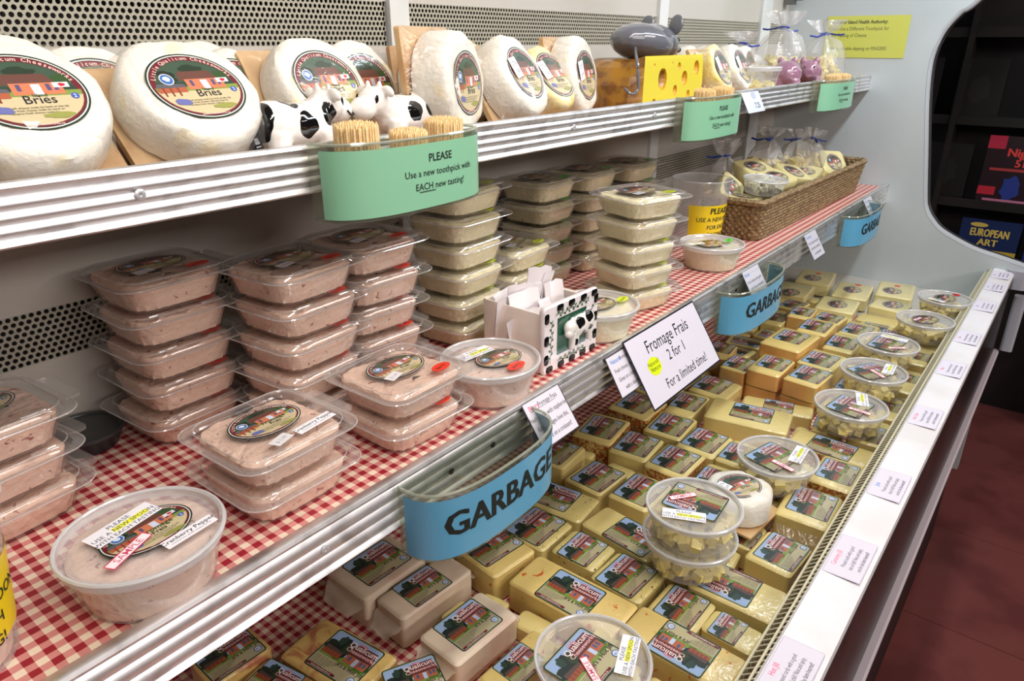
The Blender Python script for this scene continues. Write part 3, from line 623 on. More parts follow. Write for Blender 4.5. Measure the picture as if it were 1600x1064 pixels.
def round_tub(name, lab, x, y, z, fill, rz=0, parts=(), r=.0575, h=.045, group=None, cat='tub', seed=1):
    t = thing(name, lab, cat, (x, y, z+.0003), (0, 0, rz), group)
    key = (r, h); ob('bowl', cached(('bowl',)+key, lambda: bowl_mesh(r*.80, r*.965, h-.003)), t)
    if fill == 'cube': ob('cheese_cubes', cached(('cub', seed % 4, r), lambda: cubes(r*.78, .008, h*.60, 110, seed, .0115)), t)['kind'] = 'stuff'
    else:
        def fm():
            q = random.Random(seed); n = 44; ra, rb = r*.78, r*.90; P = [ring(.002, ra*.9, n=n), ring(.0025, ra, n=n), ring(h*.5, ra+(rb-ra)*.5, n=n), ring(h*.78, rb, n=n)]
            for k, zz in ((.95, .85), (.85, .87), (.6, .86), (.4, .87), (.2, .86)): P.append([(a*1, b, c+q.uniform(-.0013, .0013)) for a, b, c in ring(h*zz, rb*k, n=n)])
            return G().loft(P).mesh('cheese_spread', None, True)
        m = cached(('fill', r, h, seed), fm)
        if not m.materials: m.materials.append(KM[fill])
        ob('cheese_spread', m, t, mat=KM[fill])
    ld = ob('lid', cached(('lid', r), lambda: lid_mesh(r)), t, (0, 0, h-.0016))
    ob('rim', cached(('rim', r), lambda: G().tube([(r*cos(2*pi*i/48), r*sin(2*pi*i/48), 0) for i in range(49)], .0017, 6).loft([ring(-.007, r*.985, n=44), ring(-.0005, r*1.0, n=44)], False, False).mesh('rim', MILKRIM, True)), t, (0, 0, h-.0012))
    for i, (nm, mesh, px, py, rot, s) in enumerate(parts): ob(nm, mesh, t, (px, py, h-.0011+i*.0007), (0, 0, rot), s)
    return t
fr = oval_label('fromage')
GT = 'round sample tubs on the middle shelf'
round_tub('sample_tub', 'round tub of cranberry pepper spread with spoon note, nearest on the gingham shelf', .168, .485, ZM, 'pink', .12, [('label', fr, .004, .0, -.02, 1.0), ('note', note(), -.002, .020, .1, 1.0), ('sample_tag', sample(), -.018, -.013, .34, .95), ('flavour_strip', strip('Cranberry Pepper'), .018, -.032, .0, .98)], r=.0575, h=.046, group=GT)
round_tub('sample_tub', 'round tub of pink berry spread with spoon note left of the ceramic cow box', .574, .488, ZM, 'pink', .0, [('label', fr, .008, -.006, -.05, .9), ('note', note(), -.002, .022, -.1, .92), ('sticker', sticker('Berry', (240, 66, 46)), .0, -.038, .1, 1)], group=GT, seed=2)
round_tub('sample_tub', 'round tub of cream spread with yellow sticker right of the ceramic cow box', .812, .492, ZM, 'cream', .0, [('label', fr, -.002, .0, -.1, .92), ('note', note(), -.022, .018, -.3, .6), ('sample_tag', sample(), -.024, -.006, 1.3, .5), ('sticker', sticker('Natural', (220, 240, 40)), .032, -.022, .1, .9)], group=GT, seed=3)
round_tub('sample_tub', 'small round tub of herbed spread with green sticker at the basket corner', 1.222, .503, ZM, 'herbcream', .0, [('label', fr, -.006, .0, -.1, .85), ('note', note(), -.028, .018, -.5, .6), ('sample_tag', sample(), -.012, -.026, 1.0, .4), ('sticker', sticker('Garlic', (90, 240, 60), (20, 60, 20)), .028, -.02, .1, .85)], group=GT, seed=4)
GD = 'round tubs of cheese cubes on the cheese blocks'
rj = rect_label('jack'); rh = rect_label('hot'); ZB = .887
def dtub(lab, x, y, z, rz, lr, nr, sr, seed, note_p=(-.03, .0), samp_p=(.01, .01), L=rj, lp=(.0, 0)):
    return round_tub('cheese_cube_tub', lab, x, y, z, 'cube', rz, [('label', L, lp[0], lp[1], lr, .98), ('note', note(), note_p[0], note_p[1], nr, .95), ('sample_tag', sample(), samp_p[0], samp_p[1], sr, .85)], group=GD, seed=seed)
dtub('cube tub with hot label and sample tag, nearest tub on the deck', .467, .268, ZB+.004, 0, .0, .35, 1.05, 1, (.024, -.026), (-.016, -.008), rh, (-.008, .004))
round_tub('cheese_cube_tub', 'cube tub under another tub, beside the small white brie on the deck', .712, .280, ZB, 'cube', .4, [], group=GD, seed=2)
dtub('cube tub stacked on another tub with a crooked pink sample tag', .710, .278, ZB+.0455, 0, -.95-pi/2*0+2.6, -1.15, -.75+0.1, 3, (-.028, .0), (.006, .018), rj, (.008, .002))
dtub('cube tub behind the small white brie, pink tag on its left', .963, .258, ZB, 0, -.25, .05, 1.3, 4, (.022, -.024), (-.024, -.016), rj, (-.006, .004))
dtub('cube tub at the near end of the line of three by the wire rack', 1.203, .217, ZB, 0, -.15, .3, 1.5, 5, (.03, -.01), (-.018, -.018), rj, (-.006, .0))
dtub('cube tub in the middle of the line of three by the wire rack', 1.375, .222, ZB, 0, -.5, .05, .9, 6, (.022, -.022), (-.014, -.01), rj, (-.006, .002))
dtub('cube tub at the far end of the line of three, note turned sideways', 1.535, .232, ZB, 0, -.1, 1.5, -.9, 7, (.036, -.004), (-.02, -.02), rj, (-.006, .002))
round_tub('cheese_cube_tub', 'oval-labelled cube tub second from the far end of the deck', 1.735, .200, ZB, 'cube', 0, [('label', fr, 0, 0, -.4, .95), ('sample_tag', sample(), -.01, .014, -.3, .7)], group=GD, seed=8)
round_tub('cheese_cube_tub', 'cube tub with a red dot, farthest on the deck near the end panel', 1.925, .192, ZB, 'cube', 0, [('label', fr, 0, 0, -.1, .9), ('note', note(), -.032, .012, 1.3, .7), ('round_sticker', dot(), .038, -.018, 0, 1)], group=GD, seed=9)
round_tub('cheese_cube_tub', 'cube tub with milky lid at the upper shelf beside the pink pigs', 1.560, .596, ZT, 'cube', 0, [], h=.062, seed=10)

# small brie on the deck
def wheel_mesh(r, h, seed, nm='cheese_wheel'):
    q = random.Random(seed); n = 48; ph = [q.uniform(0, 6.28) for _ in range(4)]
    f = lambda i: 1+.012*sin(2*2*pi*i/n+ph[0])+.010*sin(3*2*pi*i/n+ph[1])+.007*sin(7*2*pi*i/n+ph[2])
    R_ = [ring(0, r*.9, n=n, f=f), ring(h*.06, r*.97, n=n, f=f), ring(h*.25, r*1.0, n=n, f=f), ring(h*.7, r*.985, n=n, f=f), ring(h*.88, r*.955, n=n, f=f), ring(h*.97, r*.89, n=n, f=f), ring(h, r*.80, n=n), ring(h*.995, r*.5, n=n)]
    g = G().loft(R_); g.V = rough(rough(g.V, .0022, seed, 38), .0010, seed+9, 110); return g.mesh(nm, None, True)
t = thing('brie_wheel', 'small white brie with ten percent off tag on the yellow blocks beside the cube tubs', 'cheese', (.852, .272, ZB+.002), (0, 0, -.1))
ob('board', G().box(-.045, .045, -.045, .045, -.0015, .0015).mesh('board', WOOD), t, (0, 0, .0)); m = wheel_mesh(.046, .040, 5); m.materials.append(KM['brie']); ob('cheese_wheel', m, t, (0, 0, .0017))
ob('label', oval_label('brie'), t, (0, 0, .0427), (0, 0, -.3), .95); ob('discount_tag', tenoff(), t, (-.018, .014, .0440), (0, 0, .0+1.4*0), .75)

# ---------------------------------------------------------------- square clamshell tubs
def tray():
    S = [(.0006, .078), (0, .083), (.0015, .088), (.012, .0945), (.0245, .102), (.0255, .107), (.0272, .109), (.0276, .119), (.0286, .1205)]
    g = G().loft([rrd(w, w*.97, .018, z, flute=.035 if z < .02 else 0) for z, w in S[:6]], cap1=False)
    g.loft([rrd(w, w*.97, .020, z) for z, w in S[5:]], cap0=False, cap1=False, mi=1)
    return g.mesh('tray', [CLEAR, RIMC], True)
def edge_tube(w, z, r): P = rrd(w, w*.97, .020, z, k=8); return G().tube(P+[P[0]], r, 5)
def tlid():
    S = [(.0288, .1215), (.0294, .1210), (.0297, .108), (.0325, .105), (.0342, .102), (.0349, .097), (.0342, .093)]
    g = G().loft([rrd(w, w*.97, .020 if w > .1 else .015, z) for z, w in S[:3]], cap0=False, cap1=False, mi=1)
    g.loft([rrd(w, w*.97, .020 if w > .1 else .015, z) for z, w in S[2:]], cap0=False, cap1=True)
    g.loft([rr(.018, .06, .007, .0272), rr(.018, .06, .007, .0294)], M=Matrix.Translation((.0640, 0, 0)), mi=1)
    e = edge_tube(.1215, .0290, .0007); g.add(e.V, e.F, mi=2); e = edge_tube(.1035, .0338, .0005); g.add(e.V, e.F, mi=2)
    for sx in (-.028, .026): g.loft([rr(.022, .004, .0018, .0342), rr(.020, .003, .0014, .0352)], M=Matrix.Translation((sx, -.047, 0)), mi=1)
    return g.mesh('lid', [CLEAR, RIMC, CLIPE], True)
def filling(seed):
    q = random.Random(seed); S = [(.0018, .080), (.003, .0855), (.012, .0905), (.020, .0945), (.0255, .0965)]
    R_ = [rrd(w, w*.97, .017, z, flute=.032 if z < .02 else 0) for z, w in S]
    for w, z, a_ in ((.0935, .0278, .0014), (.086, .0284, .0016), (.07, .0288, .0010), (.05, .0288, .0008), (.02, .0288, 0)): R_.append([(x*(1+q.uniform(-.03, .03)*(w > .06)), y*(1+q.uniform(-.03, .03)*(w > .06)), z_+q.uniform(-a_, a_*.7)) for x, y, z_ in rrd(w, w*.97, .018, z)])
    g = G().loft(R_); return g.mesh('cheese_spread', None, True)
FL = [filling(s) for s in (1, 2, 3)]
for f in FL: f.materials.append(KM['pink'])
PT = .0357
def clam(lab, x, y, k, rz, kind, group, st=None, extra=(), top=False):
    q = random.Random(hash((round(x*1000), k)) & 0xffff)
    t = thing('clamshell_tub', lab, 'tub', (x+q.uniform(-.002, .002), y+q.uniform(-.002, .002), ZM+.0004+k*PT), (0, 0, rz+q.uniform(-.05, .05)), group)
    ob('tray', cached('tray', tray), t); ob('cheese_spread', FL[k % 3], t, mat=KM[kind]); ob('lid', cached('tlid', tlid), t)
    ob('label', fr, t, (0, .006, .0344), (0, 0, .03))
    if st: ob('sticker', sticker(*st), t, (.026, -.034, .0352), (0, 0, .1), .9)
    for nm, mesh, px, py, rot in extra: ob(nm, mesh, t, (px, py, .0352), (0, 0, rot))
    return t
OR5 = ['bottom', 'second', 'third', 'fourth', 'fifth', 'sixth']
BERRY = ('Berry', (240, 60, 40)); NATY = ('Natural', (216, 236, 40)); GARG = ('Garlic', (90, 220, 60), (20, 60, 20))
STK = [('tall pink stack beside the perforated strip', .314, .706, 5, .03, 'pink', BERRY), ('pink stack behind the front pair', .411, .618, 5, .05, 'pink', BERRY), ('pink stack left of the tall cream stack', .519, .632, 5, -.02, 'pink', BERRY),
 ('tall cream stack behind the toothpick holder', .686, .640, 6, .04, 'cream', NATY), ('short cream stack behind the ceramic cow box', .815, .652, 3, .03, 'cream', NATY), ('leftmost green-stickered tan stack', .956, .702, 5, .0, 'herbcream', GARG),
 ('middle green-stickered tan stack', 1.080, .695, 5, .02, 'herbcream', GARG), ('tan stack nearest the tall empty cup', 1.205, .682, 5, .0, 'herbcream', GARG), ('cream stack in front of the tan stacks', .955, .515, 5, -.28, 'cream', NATY), ('pink stack cut by the left edge', .126, .662, 3, .12, 'pink', None)]
for d, x, y, n_, rz, kind, st in STK:
    for k in range(n_):
        top = k == n_-1
        clam('square clear tub, %s of the %s' % ('top' if top else OR5[k], d), x, y, k, rz, kind, d+' of square tubs', st, [('price_sticker', pricetag(), -.02, -.018, .2)] if top and st in (NATY, BERRY) else [])
for d, x, y, rz, st, ex in (('pair beside the near round tub', .300, .514, .06, None, [('price_sticker', pricetag(), -.012, -.034, .3), ('flavour_strip', strip('Cranberry Pepper'), .024, -.033, .1)]), ('pair left of the ceramic cow box', .452, .508, -.02, BERRY, [('price_sticker', pricetag(), -.02, -.012, .3)])):
    for k in range(2): clam('square tub of pink spread, %s of the %s' % (('lower', 'upper')[k], d), x, y, k, rz, 'pink', 'pairs of square tubs at the shelf front', st, ex if k else [])
# dark round lid lying at the back
t = thing('black_pot', 'shallow dark round pot with lid at the back beside the left tub stack', 'pot', (.226, .735, ZM), (0, 0, 0))
BLK = pbr('black_plastic', (34, 36, 38), .4); ob('pot_body', G().loft([ring(0, .028, n=30), ring(.014, .034, n=30), ring(.016, .0355, n=30)]).mesh('pot_body', BLK, True), t); ob('lid', G().loft([ring(.0165, .0365, n=30), ring(.020, .0365, n=30), ring(.020, .033, n=30), ring(.0185, .032, n=30)]).mesh('lid', pbr('dark_lid', (46, 50, 50), .35), True), t)
# ---------------------------------------------------------------- wrapped brie wheels on wooden boards
def brie(lab, x, y, yaw, lean, r=.060, h=.038, m='brie', seed=1, bw=.062, tagoff=0, lrot=0, board=1, z=ZT, roll=0, ls=1.0, film=True):
    """board stands on its lower edge at x,y; leans back by lean; yaw turns the face away from -Y"""
    t = thing('wrapped_brie', lab, 'cheese', (x, y, z+.0003), (0, 0, yaw), 'wrapped brie wheels on the upper shelf')
    # local plane: u right (x), v up along the lean, n = face normal (towards -y and up)
    ca, sa = cos(lean), sin(lean); M = Matrix(((1, 0, 0, 0), (0, sa, -ca, 0), (0, ca, sa, 0), (0, 0, 0, 1)))
    # columns: u=(1,0,0) v=(0,sa,ca) n=(0,-ca,sa)
    M = M @ Matrix.Rotation(roll, 4, 'Z')
    lift = .006*sa*0+.0003; hb = bw
    def place(nm, mesh, loc, rot=(0, 0, 0), s=1):
        o = ob(nm, mesh, t); o.matrix_local = Matrix.Translation((0, 0, lift)) @ M @ Matrix.Translation(loc) @ Euler(rot).to_matrix().to_4x4() @ Matrix.Diagonal((s, s, s, 1)); return o
    cy = hb*(abs(cos(roll))+abs(sin(roll)))
    c = (cy*sin(roll)*1, cy*cos(roll)) if roll else (0, cy)
    if board: place('board', cached(('brd', bw), lambda: G().loft([rr(2*bw, 2*bw, .003, 0, 2), rr(2*bw, 2*bw, .003, .006, 2)]).mesh('board', WOOD)), (c[0], c[1], 0))
    q = .0065 if board else 0
    wm = cached(('wh', r, h, seed % 5), lambda: wheel_mesh(r, h, seed)); 
    if not wm.materials: wm.materials.append(KM['brie'])
    place('cheese_wheel', wm, (c[0], c[1], q), (0, 0, seed), 1).material_slots[0].link = 'OBJECT'; t.children[-1].material_slots[0].material = KM[m]
    place('label', oval_label('brie'), (c[0]+.001, c[1]-.001, q+h+.0009), (0, 0, lrot-roll), 1.18*ls)
    if tagoff: place('discount_tag', tenoff(), (c[0]-.024, c[1]+.006, q+h+.0026), (0, 0, .15), 1.0)
    if film:
        def fl():
            n = 40; rs = []; P0 = rr(2*bw+.001, 2*bw+.001, .004, 0, 9)
            a0 = [math.atan2(p[1], p[0]) for p in P0]
            for k, (w, zz) in enumerate(((1, .007), (.66, .014), (.3, .026), (0, h+.002))):
                rs.append([(p[0]*w+(1-w)*(r*1.015)*cos(a), p[1]*w+(1-w)*(r*1.015)*sin(a), zz) for p, a in zip(P0, a0)])
            rs.append([(r*.95*cos(a), r*.95*sin(a), h+.0085) for a in a0])
            g = G().loft(rs, False, False); g.V = rough(g.V, .002, 3, 90); return g.mesh('wrap', FILM, True)
        place('wrap', cached(('film', bw, r, h), fl), (c[0], c[1], 0 if board else -.006))
    return t
B_ = brie
B_('large wrapped brie cut by the left edge of the picture', .196, .575, .0, .80, .058, .042, seed=1, bw=.060)
B_('large wrapped brie second from the left at the shelf front', .322, .575, .0, .80, .057, .040, seed=2, bw=.060, lrot=.02)
B_('wrapped brie in the second row between the two front left wheels', .275, .655, .0, .55, .050, .034, seed=3, bw=.054)
B_('wrapped brie in the second row behind the second front wheel', .408, .662, .02, .60, .050, .034, seed=4, bw=.052)
B_('pale brie wheel farthest back at the left', .262, .722, .0, .25, .048, .028, seed=5, bw=.050)
B_('wrapped brie at the back behind the left cow', .425, .738, .05, .50, .052, .034, seed=1, bw=.055)
B_('wrapped brie standing behind the two kissing cows', .478, .625, .05, .55, .054, .038, seed=2, bw=.057)
B_('brie wheel half hidden left of the tall wooden board', .560, .672, .12, .35, .052, .034, seed=3, bw=.055)
B_('small brie top behind the cows near the perforated wall', .545, .745, .1, .12, .048, .028, seed=4, bw=.050)
B_('upright brie on a tall wooden board right of the cows', .616, .606, .34, .10, .056, .044, seed=5, bw=.062)
B_('brie top behind the tall wooden board', .740, .750, .1, .12, .050, .028, seed=1, bw=.052)
B_('yellowed brie right of the upright brie', .718, .664, .25, .25, .054, .038, 'ybrie', seed=2, bw=.056)
B_('tilted brie at the shelf front with ten percent off tag', .752, .590, .22, .52, .056, .040, seed=3, tagoff=1, bw=.058)
B_('yellow-edged brie with ten percent off tag behind the tilted brie', .852, .604, .12, .62, .050, .034, 'ybrie', seed=4, tagoff=1, bw=.054)
B_('upright brie with partly hidden discount tag before the cheese ornament', .926, .634, .25, .18, .056, .036, seed=5, tagoff=1, bw=.058)
B_('brie in the back row behind the yellow-edged brie', .865, .745, .15, .12, .050, .028, seed=1, bw=.052)
B_('brie close behind the upright discounted brie', .990, .690, .25, .12, .054, .032, seed=2, bw=.056)
B_('brie behind the mouse ornament', 1.395, .745, .2, .12, .052, .030, seed=3, bw=.054)
B_('tagged brie right after the cheese ornament', 1.392, .605, .10, .45, .050, .034, 'ybrie', seed=4, tagoff=1, bw=.052)
B_('tagged brie second right of the cheese ornament', 1.490, .605, .10, .45, .050, .034, seed=5, tagoff=1, bw=.052)
B_('brie in the second row behind the tagged pair', 1.440, .690, .15, .25, .048, .032, seed=1, bw=.050)
B_('brie leaning on a board at the back behind the cube tub', 1.560, .715, .15, .25, .048, .032, seed=2, bw=.050)
B_('brie wheel directly behind the cube tub on the upper shelf', 1.655, .665, .15, .25, .048, .034, seed=3, bw=.050)

# ---------------------------------------------------------------- ceramic figures
def spotted(name, spots, base=(240, 236, 230), dark=(14, 14, 16)):
    m, t, N = nt(name); L = t.links.new; o = N('OutputMaterial'); p = N('BsdfPrincipled', Roughness=.08); L(p.outputs[0], o.inputs[0]); p.inputs['Coat Weight'].default_value = .6
    c = N('TexCoord'); nz = N('TexNoise', Scale=70., Detail=1.); L(c.outputs['Object'], nz.inputs['Vector']); prev = None
    wo = N('VectorMath', _operation='MULTIPLY_ADD'); L(nz.outputs['Color'], wo.inputs[0]); wo.inputs[1].default_value = (.010, .010, .010); L(c.outputs['Object'], wo.inputs[2])
    for (x, y, z, r) in spots:
        d = N('VectorMath', _operation='DISTANCE'); L(wo.outputs[0], d.inputs[0]); d.inputs[1].default_value = (x+.005, y+.005, z+.005); s = N('Math', _operation='LESS_THAN'); L(d.outputs['Value'], s.inputs[0]); s.inputs[1].default_value = r
        if prev: a = N('Math', _operation='MAXIMUM'); L(prev.outputs[0], a.inputs[0]); L(s.outputs[0], a.inputs[1]); prev = a
        else: prev = s
    mx = N('Mix', _data_type='RGBA'); mx.inputs[6].default_value = rgba(base); mx.inputs[7].default_value = rgba(dark)
    if prev: L(prev.outputs[0], mx.inputs[0])
    L(mx.outputs[2], p.inputs['Base Color']); return m
BLACKC = pbr('black_glaze', (12, 12, 14), .08); PINKC = pbr('pink_glaze', (220, 160, 160), .15)
def cow(lab, x, y, yaw, spots, seed):
    t = thing('ceramic_cow', lab, 'figurine', (x, y, ZT+.0003), (0, 0, yaw), 'pair of kissing ceramic cows')
    P = [('e', (0, 0, .031), (.036, .021, .019), (0, 0, 0)), ('e', (-.016, 0, .033), (.022, .022, .020)), ('e', (.020, 0, .034), (.018, .017, .017)),
         ('e', (.040, 0, .045), (.015, .014, .013), (0, .35, 0)), ('e', (.053, 0, .040), (.0125, .0115, .0105)), ('t', [(.022, 0, .036), (.040, 0, .045)], [.015, .012])]
    for sx in (-.022, .022):
        for sy in (-.011, .011): P.append(('t', [(sx, sy, .028), (sx*1.1, sy*1.15, .012), (sx*1.12, sy*1.2, .0012)], [.011, .0085, .0092]))
    for sy in (-1, 1): P.append(('e', (.036, sy*.0155, .054), (.0035, .007, .0045), (sy*-.6, 0, 0))); P.append(('t', [(.038, sy*.006, .055), (.037, sy*.007, .0625)], [.003, .0018]))
    t.scale = (1.16, 1.16, 1.16); ob('body', blob('body', P, spotted('cow_glaze_%d' % seed, spots), .0013, 5), t)
    ob('tail', G().tube(smoothpath([(-.034, 0, .040), (-.041, -.004, .034), (-.042, -.008, .022), (-.040, -.010, .010)]), [.0035]*5+[.004]*5+[.005]*5+[.003], 8).mesh('tail', BLACKC, True), t)
    for sy in (-1, 1): ob('eye', G().loft([ring(0, .0001, n=10), ring(.0008, .0024, .0042, n=10), ring(.0022, .0001, n=10)]).mesh('eye', BLACKC, True), t, (.0465, sy*.0105, .0475), (R(90)*-sy, .0, 0))
    ob('mouth', G().tube(smoothpath([(.0635, -.006, .0385), (.061, -.0095, .0362), (.056, -.0112, .037), (.052, -.0118, .0405)]), .0007, 5).mesh('mouth', BLACKC, True), t)
    return t
cow('white ceramic cow with black rump, facing right', .408, .585, .10, [(-.040, 0, .040, .020), (.002, -.022, .034, .0105), (-.006, -.005, .052, .010), (.029, -.016, .040, .0095), (.012, -.018, .048, .004), (-.006, -.02, .012, .004)], 1)
cow('white ceramic cow with two round black patches, facing left', .556, .592, pi+.12, [(.004, .022, .037, .010), (-.020, .021, .038, .010), (.0, .004, .053, .007), (.014, .014, .050, .003)], 2)
# pink pig shakers
PIG = spotted('pink_pig_glaze', [], (206, 150, 176))
for k, (px, ya, lab) in enumerate(((1.755, .35, 'pink ceramic pig nearer the cube tub'), (1.905, pi+.35, 'pink ceramic pig farther from the cube tub'))):
    t = thing('ceramic_pig', lab, 'figurine', (px, .590, ZT+.0003), (0, 0, ya), 'pair of pink ceramic pigs'); t.scale = (1.22, 1.22, 1.25)
    P = [('e', (0, 0, .032), (.036, .028, .025)), ('e', (.036, 0, .036), (.021, .020, .019)), ('t', [(.045, 0, .034), (.060, 0, .033)], [.010, .009])]
    for sx in (-.020, .020):
        for sy in (-.014, .014): P.append(('t', [(sx, sy, .024), (sx*1.1, sy*1.1, .0015)], [.0125, .0095]))
    for sy in (-1, 1): P.append(('e', (.036, sy*.012, .054), (.004, .007, .008)))
    ob('body', blob('body', P, PIG, .0018, 5), t)
    for sy in (-1, 1): ob('eye', G().loft([ring(0, .0001, n=8), ring(.001, .002, n=8), ring(.002, .0001, n=8)]).mesh('eye', BLACKC, True), t, (.053, sy*.009, .043), (0, .9, 0))
# cheese ornament with grey mouse
t = thing('cheese_ornament', 'yellow holed cheese wedge ornament with brown rind', 'ornament', (1.190, .640, ZT+.0003), (0, 0, 0))
plan = []   # rind arc on the left, straight cut face towards the aisle
plan = [(-.125, -.060), (.135, -.040), (.130, .015), (.08, .055), (.02, .075), (-.05, .085), (-.105, .078), (-.138, .055), (-.155, .020), (-.156, -.015), (-.146, -.045)]
def wedge():
    H = .089; n = len(plan)
    def rg(s, z, push=0): return [(x*k+(1-k)*.0, y*k+(1-k)*.01, z-(1-k)*.02*(z > .05)) for i, (x, y) in enumerate(plan) for k in [s if 2 <= i else 1-(1-s)*.12]]
    g = G().loft([rg(.99, 0), rg(1.02, .012), rg(1.01, H*.5), rg(.97, H-.030), rg(.91, H-.016), rg(.83, H-.006), rg(.72, H), rg(.4, H)])
    o = ob('tmp', g.mesh('tmp')); d = (Vector((.135, -.040))-Vector((-.125, -.060))).normalized()
    c = G()
    for u, z, r in ((.075, .052, .0155), (.172, .050, .0115), (.228, .066, .0115), (.145, .070, .0065), (.132, .032, .008), (.040, .074, .0035), (.115, .076, .003), (.045, .014, .008), (.195, .022, .007)):
        p = Vector((-.125, -.060))+d*u; M = Matrix.Translation((p.x, p.y-.001, z)) @ Matrix.Diagonal((r*1.15, r, r*1.15, 1))
        c.loft([[(sin(pi*k/8)*cos(2*pi*i/14), sin(pi*k/8)*sin(2*pi*i/14), -cos(pi*k/8)) for i in range(14)] for k in range(1, 8)], M=M)
    k = ob('tmpc', c.mesh('tmpc')); b = o.modifiers.new('b', 'BOOLEAN'); b.object = k; b.operation = 'DIFFERENCE'; b.solver = 'EXACT'
    dg = bpy.context.evaluated_depsgraph_get(); m = D.meshes.new_from_object(o.evaluated_get(dg)); D.objects.remove(o); D.objects.remove(k); m.name = 'wedge'
    m.materials.clear(); m.materials.append(pbr('ornament_rind', (158, 112, 34), .35, col2=(116, 74, 22), cscale=40, coat=.3)); m.materials.append(pbr('ornament_cut_face', (214, 200, 60), .42, bump=.05)); m.materials.append(pbr('ornament_hole', (206, 156, 34), .4))
    nrm = Vector((d.y, -d.x, 0))
    for p in m.polygons:
        ctr_ = Vector(p.center); dist = (ctr_-Vector((-.125, -.060, 0))).dot(Vector((d.y, -d.x, 0)))
        if abs(p.normal.z) < .5 and p.normal.dot(nrm) > .97 and dist > -.006: p.material_index = 1
        elif dist > -.018 and dist < -.0001 and p.area < 4e-5 and .004 < ctr_.z < .084 and ctr_.x > -.115 and ctr_.x < .128: p.material_index = 2
    return m
ob('wedge', wedge(), t)
GREY = pbr('grey_glaze', (104, 106, 114), .16, coat=.4)
t = thing('mouse_ornament', 'glossy grey ceramic mouse lying on top of the cheese ornament', 'ornament', (1.165, .625, ZT+.0875), (0, 0, .05)); t.scale = (1.14, 1.12, 1.0)
P = [('e', (-.010, .010, .021), (.070, .040, .030), (0, .10, -.02)), ('e', (.030, .006, .022), (.050, .032, .026), (0, .32, 0)), ('t', [(.05, .004, .022), (.088, -.004, .008)], [.020, .006])]
ob('body', blob('body', P, GREY, .0022, 8), t)
for dx, dy in ((.040, -.018), (.048, .034)):
    ob('ear', blob('ear', [('e', (0, 0, .013), (.0045, .013, .017), (.0, 0, .3))], GREY, .0016, 3), t, (dx, dy, .036), (0, .15, -.5))
ob('nose', blob('nose', [('e', (0, 0, 0), (.0055, .0055, .0055))], BLACKC, .001, 3), t, (.089, -.004, .009))
for sy in (-.016, .014): ob('eye', blob('eye', [('e', (0, 0, 0), (.0034, .0034, .0034))], BLACKC, .0008, 2), t, (.064, sy*.9, .025))
ob('tail', G().tube(smoothpath([(-.062, -.005, .014), (-.088, -.020, .004), (-.106, -.032, -.008), (-.112, -.037, -.024), (-.113, -.039, -.046), (-.120, -.034, -.053), (-.129, -.026, -.044)]), .0022, 7).mesh('tail', GREY, True), t)

# ---------------------------------------------------------------- D-shaped acrylic holders on the rails
def dpath(w, d, n=28):
    """front outline from left end to right end in local x,y (y negative = towards the aisle), arc-length parametrised"""
    P = []
    for i in range(n+1):
        a = pi-pi*i/n; P.append((w/2*(1 if cos(a) > 0 else -1)*abs(cos(a))**.75, -d*abs(sin(a))**.62))
    return P
def holder(name, lab, x, y, ztop, w, d, h, col, lines, group, picks=None, seed=1, tx=.0, band=(0, 1)):
    t = thing(name, lab, 'holder', (x, y, ztop-h), (0, 0, 0), group)
    P = dpath(w, d); S = [0]
    for a, b in zip(P, P[1:]): S.append(S[-1]+math.dist(a, b))
    TL = S[-1]
    def at(s, off):
        s = max(0, min(TL-1e-6, s)); i = next(k for k in range(len(S)-1) if S[k+1] >= s); f = (s-S[i])/(S[i+1]-S[i])
        ax, ay = P[i]; bx, by = P[i+1]; dx, dy = bx-ax, by-ay; l = math.hypot(dx, dy); return (ax+dx*f+dy/l*off, ay+dy*f-dx/l*off)
    wall = 0.0022; sh = []
    outer = [at(TL*i/48, wall/2) for i in range(49)]; inner = [at(TL*i/48, -wall/2) for i in range(49)]
    loop = outer+inner[::-1]
    ob('front_wall', G().loft([[(a, b, 0) for a, b in loop], [(a, b, h) for a, b in loop]]).mesh('front_wall', ACRYL, True), t)
    ob('rim', G().tube([(a, b, h) for a, b in [at(TL*i/48, 0) for i in range(49)]], .0016, 6).mesh('rim', clear('acrylic_edge_'+name+str(seed), (225, 232, 222), haze=.35, hazecol=(206, 212, 196), refl=.12, edge=.5), True), t)
    ob('bottom_plate', G().loft([[(a, b, 0) for a, b in outer], [(a, b, .002) for a, b in outer]]).mesh('bottom_plate', ACRYL), t)
    ob('back_plate', G().box(-w/2, w/2, -.0022, -.0002, 0, h).mesh('back_plate', ACRYL), t)
    for sx in (-.16, .16):
        sc = ob('screw', G().loft([ring(0, .0035, n=12), ring(.0014, .0034, n=12), ring(.002, .0015, n=12)]).mesh('screw', pbr('dark_screw', (62, 58, 50), .4, .7), True), t, (sx*w, -.0024, h*.78), (R(90), 0, 0))
    m0, m1 = TL*band[0], TL*band[1]; n = 60; V = []; F = []
    for i in range(n+1):
        a, b = at(m0+(m1-m0)*i/n, wall/2+.0006); V += [(a, b, .003), (a, b, h-.005)]
    for i in range(n): F.append((2*i, 2*i+2, 2*i+3, 2*i+1))
    ob('sign_card', me('sign_card', V, F, pbr('card_'+str(col), col, .35, coat=.3), True), t)
    A = Art()
    for tt, yy, hh, bold, ul in lines:
        A.text(tt, 0, yy, hh, (16, 26, 24), bold=bold)
        if ul: A.rect(*ul, (16, 26, 24))
    ob('lettering', A.mesh('lettering', PAPER, warp=lambda X, Y, Z: (lambda q: (q[0], q[1], Y+h/2))(at(TL*.5+tx+X, wall/2+.0009+Z*.3))), t)
    return t
